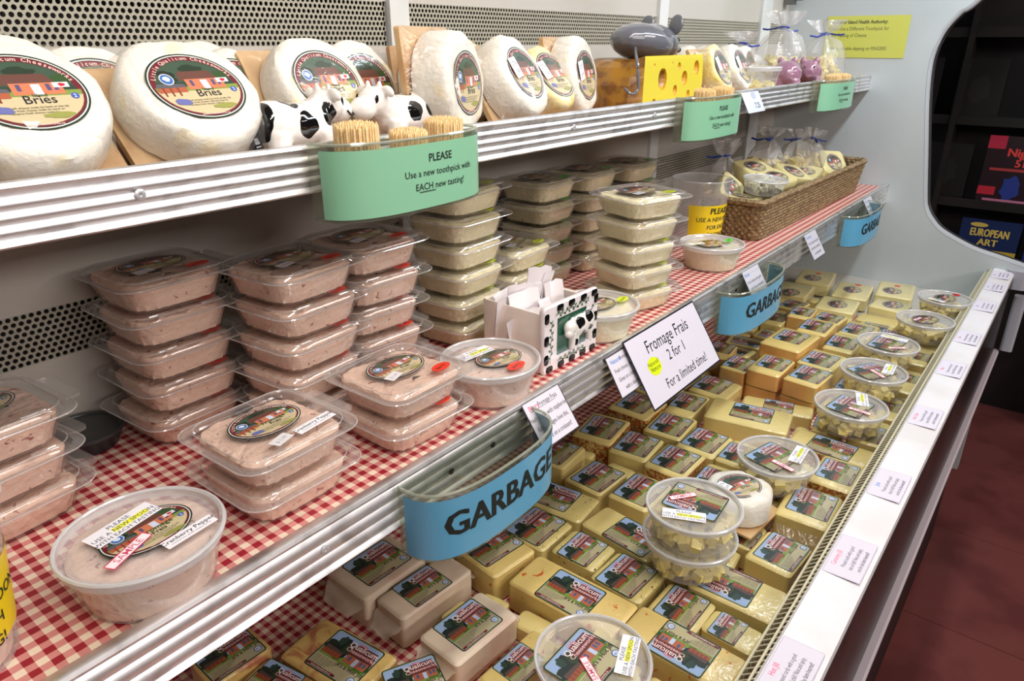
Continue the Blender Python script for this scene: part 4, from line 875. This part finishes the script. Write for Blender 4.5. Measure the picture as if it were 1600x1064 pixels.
GL_ = [('PLEASE', 12, 7.4, True, None), ('Use a new toothpick with', -.5, 6.4, False, None), ('EACH new tasting!', -13, 6.4, False, (-29.5, -15.2, -8.5, -14.4))]
GB = [('GARBAGE', -9, 27, True, None)]
GREEN = (138, 196, 160); BLUE = (92, 166, 204)
BND = (.06, .985)
def toothpicks(lab, x, y, z, r, n, hgt, seed):
    j = thing('toothpick_jar', lab.replace('toothpicks in', 'clear jar in'), 'jar', (x, y, z)); j['group'] = 'jars in the toothpick holders'
    ob('glass', G().loft([ring(0, r, n=26), ring(hgt*.55, r, n=26), ring(hgt*.6, r*1.06, n=26), ring(hgt*.64, r*1.0, n=26), ring(hgt*.68, r*1.06, n=26), ring(hgt*.72, r*1.02, n=26)], cap1=False).mesh('glass', CLEAR, True), j)
    g = G(); q = random.Random(seed); k = 0; golden = 2.39996
    for i in range(n):
        d = (r*.93)*math.sqrt((i+.5)/n); a = i*golden; px, py = d*cos(a), d*sin(a); top = hgt+q.uniform(-.0016, .0014)-.003*(d/r)**2; lx, ly = q.uniform(-.0006, .0006), q.uniform(-.0006, .0006); w = .00085
        V = [(px+lx*0-w, py-w, .0015), (px+w, py-w, .0015), (px+w, py+w, .0015), (px-w, py+w, .0015), (px+lx-w, py+ly-w, top-.0035), (px+lx+w, py+ly-w, top-.0035), (px+lx+w, py+ly+w, top-.0035), (px+lx-w, py+ly+w, top-.0035), (px+lx, py+ly, top)]
        g.add(V, [(0, 1, 5, 4), (1, 2, 6, 5), (2, 3, 7, 6), (3, 0, 4, 7), (4, 5, 8), (5, 6, 8), (6, 7, 8), (7, 4, 8)])
    o = ob('toothpicks', g.mesh('toothpicks', pbr('toothpick_wood', (244, 214, 162), .6, col2=(232, 196, 136), cscale=300)), None, (x, y, z)); tag(o, lab, 'toothpicks', 'toothpicks in the green-sign holders', 'stuff')
YH = .5305
H3 = [('by the cows', .481, .198), ('under the cheese ornament', 1.182, .205), ('at the far end', 1.885, .25)]
for i, (wh, x, w) in enumerate(H3):
    holder('toothpick_holder', 'clear holder with green PLEASE toothpick sign '+wh, x, YH, 1.420, w*.98, .050 if i == 0 else .042, .067, GREEN, GL_, 'toothpick holders on the upper rail', seed=i, tx=.014 if i == 0 else -.012, band=BND)
    zz = 1.420-.067+.0025
    spots = ((-.060, -.022, .0205, .082), (-.002, -.026, .0185, .072), (.050, -.022, .0195, .078)) if i == 0 else ((-.040, -.020, .018, .078), (.030, -.021, .019, .078))
    for k, (dx, dy, r, hg) in enumerate(spots):
        toothpicks('toothpicks in the %s jar of the holder %s' % (('left', 'middle', 'right')[k] if i == 0 else ('left', 'right')[k], wh), x+dx, YH+dy, zz, r, 290 if i == 0 else 180, hg, i*3+k)
for i, (wh, x, w) in enumerate((('below the berry tub', .473, .204), ('right of the two for one sign', 1.205, .23), ('at the far end of the middle shelf', 1.925, .24))):
    holder('garbage_holder', 'clear holder with blue GARBAGE sign '+wh, x, .4305, 1.118, w, .056 if i == 0 else .05, .074, BLUE, GB, 'garbage holders on the middle rail', seed=10+i, tx=-.004, band=(.03, .985))
for i, (x, lab) in enumerate(((1.225, 'crumpled used sachet in the garbage holder right of the sign'),)):
    g = G(); n = 9; V = [((a/(n-1)-.5)*.05, (b/(n-1)-.5)*.03, .018*sin(a*1.3)*cos(b*1.1)+.01) for a in range(n) for b in range(n)]
    V = rough(V, .006, 4, 60); F = [(a*n+b, a*n+b+1, a*n+n+b+1, a*n+n+b) for a in range(n-1) for b in range(n-1)]
    tag(ob('crumpled_paper', me('crumpled_paper', V, F, pbr('sachet_paper', (222, 212, 206), .6), True), None, (x, .407, 1.062)), lab, 'litter')

# ---------------------------------------------------------------- cards
def card(name, lab, x, y, z, w, h, tilt, rz, art, mat=SLEEVE, back=.0006, group=None):
    """hangs from its top centre; tilt = lean of the lower edge towards the aisle"""
    o = ob(name, art.mesh(name, mat, thick=back), None, (x, y, z), (R(90)-tilt, 0, 0))
    o.rotation_euler = Euler((R(90)-tilt, rz, 0)); return tag(o, lab, 'card', group)
BK = (24, 24, 34)
A = Art(.02).rect(-36, -57, 36, 1, (60, 58, 66), 1).rect(-34.6, -55.6, 34.6, -.4, (226, 222, 232)); A.text('Berry', -28, -11, 6, (230, 90, 140), 'l', bold=True).text('Fromage Frais', -11, -11, 6, BK, 'l', sx=.78); A.rect(-28, -12.6, 20, -12.1, BK)
for i, s in enumerate(('Fresh cheese with raspberries', 'Kids of all ages love this,', 'superb on a croissant!')): A.text(s, 0, -24-12.5*i, 6, BK, sx=.72, shear=.1)
card('price_card', 'white card about berry fromage frais hanging beside the garbage holder', .597, .4324, 1.124, .07, .056, .62, 0, A, group='cards on the middle rail')
A = Art(.02).rect(-36, -57, 36, 1, (80, 78, 86), 1).rect(-34.6, -55.6, 34.6, -.4, (226, 222, 232)); A.text('Natural', -28, -11, 6, (70, 130, 210), 'l', bold=True).text('Fromage Frais', -6, -11, 6, BK, 'l', sx=.7)
for i, s in enumerate(('Fresh cheese, delicate', 'Great on a bagel and', 'with a dessert!')): A.text(s, 0, -24-12.5*i, 6, BK, sx=.75, shear=.1)
card('price_card', 'white card half hidden behind the two for one sign', .776, .4326, 1.118, .07, .056, .55, 0, A, group='cards on the middle rail')
A = Art(.02).rect(-108, -102, 108, 2, (36, 32, 44)).rect(-105.5, -99.5, 105.5, -.5, (222, 218, 230))
A.text('Fromage Frais', 0, -31, 19, BK, sx=.86, shear=.08).text('2 for 1', 4, -55, 16, BK, sx=.9, shear=.08).text('For a limited time!', 10, -88, 14.5, BK, sx=.86, shear=.08)
A.ell(-62, -50, 17, 13, (222, 240, 30), 30).text('Natural/', -62, -48, 6.5, (60, 90, 20), shear=.1).text('Nature', -62, -56, 6.5, (60, 90, 20), shear=.1)
card('promo_sign', 'large white two for one fromage frais sign with yellow sticker hanging from the middle rail', .892, .4322, 1.126, .21, .1, .58, 0, A)
def small_card(title, tc, wh, x, z=1.124, w=74, y=.4324, tilt=.55, h=56, plain=None, grp='cards on the middle rail', lines=('Fresh cheese with garlic', 'and chives, wonderful', 'on warm bread')):
    A = Art(.02).rect(-w/2, -h, w/2, 1, (214, 212, 222), 1)
    A.text(title, -w/2+5, -11, 6.5, tc, 'l', bold=True)
    for i, s in enumerate(lines): A.text(s, 0, -24-12*i, 6, BK, sx=.8, shear=.1)
    return card('price_card', wh, x, y, z, .07, .056, tilt, 0, A, group=grp)
small_card('Garlic', (70, 140, 220), 'white card at the near edge of the second garbage holder', 1.236)
small_card('Caraway', (90, 140, 220), 'white card hanging under the middle of the basket', 1.573)
small_card('Smoked', (90, 140, 220), 'white card nearest the far end of the middle rail', 2.045)
A = Art(.02).rect(-42, -44, 42, 1, (216, 222, 236), 1).ell(10, -11, 12, 8, (176, 184, 208), 20).text('7.25', 14, -36, 11, (96, 100, 120), bold=True)
card('price_card', 'white price card on the upper rail below the cube tub', 1.392, .5338, 1.4178, .08, .05, .5, 0, A)
# cards lying on the ledge
LC = [(.578, .083, 'Hot Jill', (236, 90, 150)), (.790, .085, 'Caraway Jill', (230, 130, 160)), (.985, .080, 'Jack', (60, 140, 220)), (1.236, .080, 'Red Claw', (220, 110, 140)), (1.475, .080, 'Fleur', (220, 70, 100)), (1.672, .080, 'Blue', (200, 110, 110)), (1.92, .085, 'Bleu', (110, 130, 170)), (2.10, .075, 'Island', (150, 150, 160)), (2.228, .08, 'Brie', (140, 150, 170))]
for i, (x, w, ti, tc) in enumerate(LC):
    W_ = w*500; A = Art(.02).rect(-W_, -21, W_, 21, (204, 196, 214), 1).rect(-W_+1, -20, W_-1, 20, (224, 218, 230)); A.text(ti, -W_*.2, 11, 6, tc, bold=True, sx=.8)
    for k, s in enumerate(('Pressed curds with a good', 'hint of chili! Nice and spicy,', 'not for the faint-hearted!')): A.text(s, 0, 1-8.6*k, 5, (50, 46, 70), sx=.62, shear=.12)
    o = ob('description_card', A.mesh('description_card', PAPER, thick=.0004), None, (x, .109, .9307), (R(-1.6), 0, 0)); tag(o, 'small description card on the white ledge, %s from near end' % (ORD[i] if i else 'first'), 'card', 'description cards on the ledge')
# yellow notice on the end panel
A = Art(.02).rect(-107, -54, 107, 54, (206, 208, 92))
for i, (s, b) in enumerate((('Vancouver Island Health Authority:', True), ('Please Use a Different Toothpick for', False), ('Every Tasting of Cheese', False), ('', False), ('thank no double dipping or FINGERS', False))): A.text(s or ' ', -100, 34-17*i, 9.4, (70, 78, 40), 'l', bold=b, sx=.82)
o = ob('notice_sheet', A.mesh('notice_sheet', SLEEVE, thick=.0006)); o.matrix_world = Matrix.Translation((X1-.0018, .568, 1.515)) @ Matrix(((0, 0, -1, 0), (-1, 0, 0, 0), (0, 1, 0, 0), (0, 0, 0, 1)))
tag(o, 'yellow health authority notice taped to the end panel', 'notice')

# ---------------------------------------------------------------- ceramic cow box with sachets
CER = pbr('cream_ceramic', (240, 226, 214), .12, coat=.5)
t = thing('ceramic_box', 'white ceramic box with a cow relief on green and black-patched border', 'box', (.703, .517, ZM+.0003), (0, 0, -.03))
w, d, h, k = .103, .100, .078, .005
g = G(); g.loft([rr(w, d, .006, 0, 3), rr(w, d, .006, h-.002, 3), rr(w-.002, d-.002, .005, h, 3), rr(w-2*k, d-2*k, .004, h-.001, 3), rr(w-2*k, d-2*k, .004, .006, 3)])
ob('box_body', g.mesh('box_body', CER, True), t)
FP = Matrix.Translation((0.003, -d/2-.0005, .0435)) @ Matrix(((1, 0, 0, 0), (0, 0, -1, 0), (0, 1, 0, 0), (0, 0, 0, 1)))
def fp(nm, mesh, loc=(0, 0, 0), rz=0):
    o = ob(nm, mesh, t); o.matrix_local = FP @ Matrix.Translation(loc) @ Matrix.Rotation(rz, 4, 'Z'); return o
fp('front_tile', G().loft([rr(.114, .087, .006, -.004, 4), rr(.116, .089, .006, -.001, 4), rr(.116, .089, .006, .002, 4), rr(.113, .086, .005, .004, 4)]).mesh('front_tile', pbr('white_glaze', (238, 230, 230), .1, coat=.5), True))
A = Art(.02).rect(-31, -24, 31, 25, (60, 70, 60)).rect(-30, -23, 30, 24, (22, 84, 62)).blot(6, 8, 12, 8, (30, 104, 76), 3)
for pts in (((-44, -30), (-42, 26)), ((-36, 30), (36, 33)), ((44, -28), (43, 24)), ((-30, -32), (32, -31))):
    (x0, y0), (x1, y1) = pts; L_ = math.dist(*pts); n = int(L_/4.5); ux, uy = (x1-x0)/L_, (y1-y0)/L_
    pth = [(x0+ux*L_*i/20-uy*1.6*sin(i*.9), y0+uy*L_*i/20+ux*1.6*sin(i*.9)) for i in range(21)]
    A.poly([(x-uy*.45, y+ux*.45) for x, y in pth]+[(x+uy*.45, y-ux*.45) for x, y in pth[::-1]], (40, 78, 44))
    for i in range(1, n):
        cx, cy = x0+ux*L_*i/n, y0+uy*L_*i/n; s = 1 if i % 2 else -1; vx, vy = (ux*.7-uy*.8*s), (uy*.7+ux*.8*s); px, py = -vy, vx
        A.poly([(cx, cy), (cx+vx*2.8+px*1.5, cy+vy*2.8+py*1.5), (cx+vx*5.6, cy+vy*5.6), (cx+vx*2.8-px*1.5, cy+vy*2.8-py*1.5)], (44, 96, 52))
fp('painted_panel', A.mesh('painted_panel', printmat('painted_glaze', .12, .5, .0)), (0, 0, .0042))
patch = G().loft([rr(.0085, .013, .003, 0, 3), rr(.0085, .013, .003, .0008, 3), rr(.0065, .011, .0025, .0014, 3)]).mesh('black_patch', BLACKC, True)
for px, py, rz_ in [(-.0525, y, 0) for y in (.030, -.001+.002, -.027+.003)]+[(.0525, y, 0) for y in (.030, .005, -.020)]+[(x, .0385, pi/2) for x in (-.026, -.002, .024, .048)]+[(x, -.0385, pi/2) for x in (-.046, -.022, .002, .026, .048)]:
    fp('black_patch', patch, (px, py, .0040), rz_)
RC = spotted('relief_cow_glaze', [(.004, .010, .004, .008), (.024, .013, .004, .008), (.012, -.006, .004, .0048), (-.002, -.016, .004, .005), (.028, -.002, .004, .005), (-.011, .011, .007, .003)])
fp('relief_cow', blob('relief_cow', [('e', (.010, .004, .001), (.027, .015, .007)), ('e', (.026, .006, .001), (.014, .014, .007)), ('e', (-.016, .008, .004), (.011, .010, .007)), ('e', (-.021, .002, .006), (.007, .006, .005)), ('t', [(-.008, -.002, .001), (-.008, -.024, .001)], [.006, .0045]), ('t', [(.002, -.002, .001), (.001, -.022, .001)], [.005, .004]), ('t', [(.028, -.004, .001), (.031, -.022, .001)], [.006, .0045]), ('e', (-.009, .017, .003), (.005, .003, .003))], RC, .0011, 4), (.006, .0, .0046))
PAPW = pbr('white_sachet_paper', (244, 238, 240), .6, bump=.1, bscale=120)
q = random.Random(11)
sp = [(-.040, -.020, .060, -.5, .030), (-.034, .022, .082, -.3, .032), (-.016, .030, .088, .1, .03), (-.024, .004, .085, -.15, .034), (-.006, -.022, .070, .25, .028), (.004, .012, .083, .0, .03), (.018, -.010, .078, .2, .024), (.030, .016, .094, .5, .028), (.024, .030, .104, .15, .026), (.036, -.006, .088, -.1, .022), (-.008, .036, .080, -.4, .03), (-.030, -.034, .066, .1, .028)]
SL = ['low one at the left front corner', 'wide one at the left back', 'tall one at the back', 'one left of the middle', 'low one at the front wall', 'one in the middle', 'narrow one right of the middle', 'tall leaning one at the right', 'tallest one at the back right', 'narrow one at the right wall', 'leaning one at the back left', 'lowest one bent over the left wall']
for i, (px, py, top, an, wd) in enumerate(sp):
    V = []; n, mm_ = 4, 8
    for a in range(n+1):
        for b in range(mm_+1):
            f = b/mm_; V.append(((a/n-.5)*wd*1.35, .006*sin(f*3+i)+.002*sin(a*2+i), .008+f*(top-.008)+.002*(a % 2)*(b == mm_)))
    F = [(a*(mm_+1)+b, (a+1)*(mm_+1)+b, (a+1)*(mm_+1)+b+1, a*(mm_+1)+b+1) for a in range(n) for b in range(mm_)]
    nn = len(V); V += [(x, y+.0016, z) for x, y, z in V]; F += [tuple(nn+i_ for i_ in f[::-1]) for f in F]
    o = ob('paper_sachet', me('paper_sachet', V, F, PAPW, True), None, (.703+px*.8, .517+py*.8, ZM+.0062), (.05*sin(i), an*.5, an*.5+.25*sin(i*2.1)-.2))
    tag(o, 'white paper sachet in the cow box, '+SL[i], 'sachet', 'white sachets in the ceramic box')

# ---------------------------------------------------------------- tall cups with the yellow sign
def cup(lab, x, y, z, rz, r=.057, h=.132, fill=None):
    t = thing('tall_cup', lab, 'cup', (x, y, z+.0003), (0, 0, rz), 'tall clear cups with yellow spoon signs')
    rb = r*.78; f = lambda zz: rb+(r-rb)*zz/h
    ob('cup_wall', G().loft([ring(0, rb*.95, n=40), ring(.001, rb, n=40), ring(h*.86, f(h*.86), n=40), ring(h*.87, f(h)*1.0, n=40), ring(h*.95, f(h)*1.01, n=40), ring(h*.955, f(h)*1.04, n=40), ring(h, f(h)*1.05, n=40)], cap1=False).mesh('cup_wall', MILKY, True), t)
    ob('rim', G().tube([(f(h)*1.05*cos(2*pi*i/40), f(h)*1.05*sin(2*pi*i/40), h) for i in range(41)], .0013, 6).mesh('rim', MILKLID, True), t)
    z0, z1 = .022, h*.66; V = []; F = []; n = 30; a0, a1 = R(195), R(345)
    for i in range(n+1):
        a = a0+(a1-a0)*i/n
        for zz in (z0, z1): V.append(((f(zz)+.0006)*cos(a), (f(zz)+.0006)*sin(a), zz))
    for i in range(n): F.append((2*i, 2*i+2, 2*i+3, 2*i+1))
    ob('sign_band', me('sign_band', V, F, pbr('yellow_band', (238, 206, 20), .4, coat=.3), True), t)
    A = Art(); s0 = (z0+z1)/2
    for i, (s, hh) in enumerate((('PLEASE', 12), ('USE A NEW SPOON', 8.6), ('FOR EACH', 8.6), ('TASTING!', 8.6))): A.text(s, 0, 17-15.5*i, hh, (30, 44, 30), bold=True, sx=.95)
    def wp(X, Y, Z):
        zz = s0+Y; ra = f(zz)+.0009+Z*.3; a = R(270)+X/ra; return (ra*cos(a), ra*sin(a), zz)
    ob('lettering', A.mesh('lettering', PAPER, warp=wp), t)
    if fill: ob('cheese_spread', G().loft([ring(.002, rb*.93, n=30), ring(.05, f(.05)*.96, n=30), ring(.056, f(.05)*.6, n=30)]).mesh('cheese_spread', KM[fill], True), t)
    return t
cup('tall empty clear cup with yellow spoon sign at the near end of the basket', 1.350, .590, ZM, -.25, h=.134, r=.056)
cup('tall cup with yellow sign cut by the left edge of the picture', .040, .515, ZM, .25, fill='pink', h=.118)

# ---------------------------------------------------------------- woven basket with its contents
BSK = pbr('seagrass', (150, 126, 90), .75, col2=(110, 88, 58), cscale=140, bump=.5, bscale=260)
bx, by, bl, bw_, bh = 1.800, .553, .74, .135, .082
t = thing('woven_basket', 'long brown woven seagrass basket standing on the gingham shelf', 'basket', (bx, by, ZM+.0003), (0, 0, -.015))
N = 11
for k in range(N):
    z = .005+k*(bh-.01)/(N-1); fl_ = .86+.14*k/(N-1); Lx, Ly = bl*(.955+.045*k/(N-1)), bw_*fl_; P = rrd(Lx, Ly, .018, z, per=2, k=4); pts = []
    per = []
    for i in range(len(P)):
        a, b = Vector(P[i]), Vector(P[(i+1) % len(P)]); m_ = max(1, int((b-a).length/.0065))
        for j in range(m_): per.append((a+(b-a)*j/m_, (b-a).normalized()))
    if len(per) % 2: per.pop()
    for i, (p, dd) in enumerate(per): pts.append(p+Vector((dd.y, -dd.x, 0))*(.0022 if (i+k) % 2 else -.0016))
    ob('woven_row', G().tube(pts+[pts[0]], .0046, 5).mesh('woven_row', BSK, True), t)
P = [Vector(p) for p in rrd(bl*1.01, bw_*1.02, .018, bh, per=60, k=5)]
pts = [p+Vector((0, 0, .0012*sin(i*1.5))) for i, p in enumerate(P)]
ob('rim', G().tube(pts+[pts[0]], .0068, 6).mesh('rim', BSK, True), t)
ob('base', G().loft([rr(bl*.94, bw_*.82, .018, 0, 4), rr(bl*.95, bw_*.84, .018, .006, 4)]).mesh('base', BSK), t)
ZK = ZM+.007
def pack(lab, x, y, z, rot, s=(.085, .062, .030), nm='cheese_wedge_pack', seed=1):
    t = thing(nm, lab, 'cheese', (x, y, z), rot, 'oval-labelled cheese pieces in the basket')
    g = G(); a, b, h = s; g.loft([rr(a*.96, b*.96, .012, 0, 4), rr(a, b, .014, .003, 4), rr(a, b, .014, h-.003, 4), rr(a*.95, b*.95, .012, h, 4)]); g.V = rough(g.V, .0012, seed, 40)
    ob('cheese_piece', g.mesh('cheese_piece', KM['oval'], True), t); ob('label', fr, t, (0, 0, h+.0009), (0, 0, .05), .92)
    f = fold_flap(b*.8, .022, seed); f.materials.append(FILM); ob('wrap_fold', f, t, (a/2-.002, 0, h*.8)); return t
pack('pale cheese piece leaning at the near back corner of the basket', 1.515, .612, ZK+.062, (.75, -.5, .3), seed=1)
pack('pale cheese piece lying flat above the middle of the basket', 1.665, .612, ZK+.080, (.35, 0, -.2), (.10, .07, .032), seed=2)
pack('pale cheese piece with oval label nearest the basket front', 1.655, .552, ZK+.070, (.30, 0, -.2), (.095, .065, .026), seed=3)
pack('pale cheese piece beside the flat piece, tilted to the right', 1.765, .555, ZK+.068, (.45, .15, -.3), (.09, .065, .026), seed=4)
pack('pale cheese piece standing at the far end of the basket', 2.080, .560, ZK+.060, (.95, .1, -.35), (.10, .07, .030), seed=5)
pack('pale cheese piece low in the basket under the oval tub', 1.490, .560, ZK+.044, (.1, .1, .1), (.10, .07, .030), seed=6)
pack('pale cheese piece low in the middle of the basket', 1.860, .548, ZK+.054, (.1, -.1, .1), (.12, .07, .026), seed=7)
pack('pale cheese piece low beneath the flat pieces', 1.665, .575, ZK+.012, (0, 0, .0), (.15, .09, .030), seed=8)
pack('pale cheese piece low at the far half of the basket', 1.98, .555, ZK+.016, (0, 0, .1), (.13, .09, .034), seed=9)
# oval tub of blue cheese in the basket
t = thing('oval_tub', 'oval clear tub of blue-veined cheese chunks tilted in the basket', 'tub', (1.545, .535, ZK+.074), (.10, .08, -.1))
OV = lambda z, r: ring(z, r, r*.62, n=40)
ob('bowl', G().loft([OV(0, .052), OV(.002, .055), OV(.030, .064)], cap1=False).mesh('bowl', MILKY, True), t)
ob('lid', G().loft([OV(.028, .066), OV(.033, .067), OV(.034, .062), OV(.032, .060)], cap0=False).mesh('lid', MILKLID, True), t)
ob('rim', G().tube([(.066*cos(2*pi*i/40), .041*sin(2*pi*i/40), .030) for i in range(41)], .0018, 6).mesh('rim', MILKRIM, True), t)
g = G(); q = random.Random(3)
for i in range(34):
    a = q.uniform(0, 6.28); dd = math.sqrt(q.random())*.046; k = q.uniform(.005, .008); g.box(-k, k, -k, k, -k*.8, k*.8, Matrix.Translation((dd*cos(a), dd*.58*sin(a), q.uniform(.008, .022))) @ Euler((q.uniform(-1, 1), q.uniform(-1, 1), q.uniform(0, 3))).to_matrix().to_4x4())
ob('cheese_chunks', g.mesh('cheese_chunks', cheese('blue_veined_cheese', (226, 222, 192), (84, 96, 88), 140, .55, .65, coat=.1)), t)['kind'] = 'stuff'
# film bags of cheese closed with blue ties
TIE = pbr('blue_tie', (24, 52, 150), .45)
def bag(lab, x, y, z, r, h, seed, group, tilt=(0, 0), fillm='cube'):
    t = thing('cheese_bag', lab, 'bag', (x, y, z+.0035), (tilt[0], tilt[1], seed), group); q = random.Random(seed); n = 30
    ph = [q.uniform(0, 6) for _ in range(6)]
    def rg(zz, rad, am): return [(rad*cos(2*pi*i/n)*(1+am*sin(5*2*pi*i/n+ph[0]+zz*40)+am*.7*sin(9*2*pi*i/n+ph[1])), rad*sin(2*pi*i/n)*(1+am*sin(4*2*pi*i/n+ph[2]+zz*60)+am*.7*sin(11*2*pi*i/n+ph[3])), zz) for i in range(n)]
    R_ = [rg(.0, r*.75, .02), rg(h*.06, r*.95, .04), rg(h*.28, r*1.03, .06), rg(h*.50, r*.92, .10), rg(h*.66, r*.62, .16), rg(h*.76, r*.26, .2), rg(h*.80, r*.17, .15), rg(h*.85, r*.34, .3), rg(h*.93, r*.5, .35), rg(h, r*.56, .4)]
    g = G().loft(R_, True, False); g.V = rough(g.V, .0055, seed, 45); ob('film', g.mesh('film', BAGF, True), t)
    ob('tie', G().tube(smoothpath([(r*.18*cos(a), r*.18*sin(a), h*.79+.002*sin(a)) for a in [k*.8 for k in range(9)]]+[(r*.55, -r*.3, h*.77), (r*.75, -r*.45, h*.78)]), .0022, 6).mesh('tie', TIE, True), t)
    ob('tie', G().tube([(0, -r*.17, h*.79), (-r*.3, -r*.5, h*.74), (-r*.6, -r*.7, h*.76)], .0024, 6).mesh('tie', TIE, True), t)
    ob('cheese_cubes', cubes(r*.78, .008, h*.40, 40, seed, .014), t)['kind'] = 'stuff'; return t
GBG = 'bags of cheese on the upper shelf'
bag('large knotted bag of cheese curds behind the pink pigs', 1.900, .660, ZT, .062, .175, 2, GBG)
bag('bag of cheese curds with upright blue tie nearest the end panel', 2.120, .625, ZT, .060, .160, 5, GBG)
bag('flatter bag of cheese curds at the back behind the cube tub', 1.790, .715, ZT, .052, .130, 8, GBG)
GB2 = 'bags of cheese in the basket'
bag('crinkled bag standing in the basket with the long blue tie', 1.905, .585, ZK+.055, .044, .115, 3, GB2, (.1, -.1))
bag('crinkled bag in the basket behind the flat cheese piece', 1.790, .630, ZK+.052, .046, .130, 4, GB2, (-.1, .0))
bag('small crinkled bag at the far half of the basket', 1.985, .590, ZK+.055, .042, .110, 6, GB2, (.15, .1))
bag('crumpled clear bag top at the back of the basket near the cup', 1.640, .665, ZM, .05, .17, 9, GB2, (0, 0))

# ---------------------------------------------------------------- magazine rack in the dark shop beyond the end panel
rk = thing('magazine_rack', 'dark magazine rack seen beyond the end of the cooler', 'rack', (3.45, -.1, 0))
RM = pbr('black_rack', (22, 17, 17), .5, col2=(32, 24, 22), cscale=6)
ob('rack_back', G().box(.10, .13, -1.1, 1.0, 0, 2.1).mesh('rack_back', RM), rk)
for z in (.66, .88, 1.20, 1.52, 1.84): ob('rack_shelf', G().box(-.03, .10, -1.1, 1.0, z, z+.02).box(-.035, -.03, -1.1, 1.0, z, z+.035).mesh('rack_shelf', RM), rk)
for yy in (-1.1, -.02, .55, .98): ob('rack_side', G().box(-.05, .12, yy, yy+.02, 0, 2.1).mesh('rack_side', RM), rk)
def mag(lab, y, z, w, h, paint):
    A = Art(.2); paint(A, w*500, h*500); o = ob('magazine', A.mesh('magazine', SLEEVE, thick=.006))
    o.matrix_world = Matrix.Translation((3.442, y, z+h/2)) @ Matrix(((0, 0, -1, 0), (-1, 0, 0, 0), (0, 1, 0, 0), (0, 0, 0, 1))) @ Matrix.Rotation(-.05, 4, 'X'); tag(o, lab, 'magazine', 'magazines in the dark rack')
def m_art(A, w, h): A.rect(-w, -h, w, h, (20, 40, 86)).ell(-w*.4, h*.7, w*.3, h*.12, (220, 190, 90), 20).text('EUROPEAN', 0, h*.1, h*.42, (226, 196, 96), bold=True, sx=.62).text('ART', 0, -h*.38, h*.36, (226, 196, 96), bold=True).rect(-w, -h, w, -h*.6, (200, 170, 60))
def m_red(A, w, h): A.rect(-w, -h, w, h, (36, 12, 22)).rect(-w, h*.62, -w*.5, h, (196, 40, 70)).text('Night', 0, h*.42, h*.24, (236, 70, 60), bold=True).text('51', 0, h*.12, h*.22, (236, 70, 60), bold=True).rect(-w*.8, -h*.02, w, h*.06, (180, 60, 60)).blot(-w*.1, -h*.5, w*.28, h*.4, (40, 60, 140), 3).blot(w*.6, -h*.3, w*.35, h*.2, (150, 60, 40), 6).rect(-w, -h*.75, -w*.5, -h*.5, (196, 40, 60)).rect(-w*.8, -h*.93, w*.5, -h*.86, (200, 120, 150))
def m_blue(A, w, h): A.rect(-w, -h, w, h, (24, 52, 120)).text('Life', 0, h*.1, h*.5, (200, 220, 250), bold=True).rect(-w*.8, -h*.5, w*.2, -h*.25, (190, 210, 240))
def m_wht(A, w, h): A.rect(-w, -h, w, h, (20, 22, 34)).rect(-w, h*.6, w, h*.8, (200, 220, 250)).blot(0, -.1*h, w*.6, h*.5, (90, 110, 150), 4).rect(-w*.9, -h*.85, -w*.2, -h*.55, (170, 150, 50)).rect(-w*.9, -h, w, -h*.92, (90, 140, 110))
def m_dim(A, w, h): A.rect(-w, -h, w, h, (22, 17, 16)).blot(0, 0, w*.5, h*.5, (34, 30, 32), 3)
mag('blue magazine with gold art lettering on the lowest visible rack shelf', .245, .685, .21, .15, m_art)
mag('blue magazine with pale lettering beside the gold-lettered one', .02, .685, .19, .15, m_blue)
mag('dark magazine with glowing red title on the middle rack shelf', .205, .905, .24, .26, m_red)
mag('dark magazine with pale blue band on the upper rack shelf', .07, 1.225, .25, .24, m_wht)
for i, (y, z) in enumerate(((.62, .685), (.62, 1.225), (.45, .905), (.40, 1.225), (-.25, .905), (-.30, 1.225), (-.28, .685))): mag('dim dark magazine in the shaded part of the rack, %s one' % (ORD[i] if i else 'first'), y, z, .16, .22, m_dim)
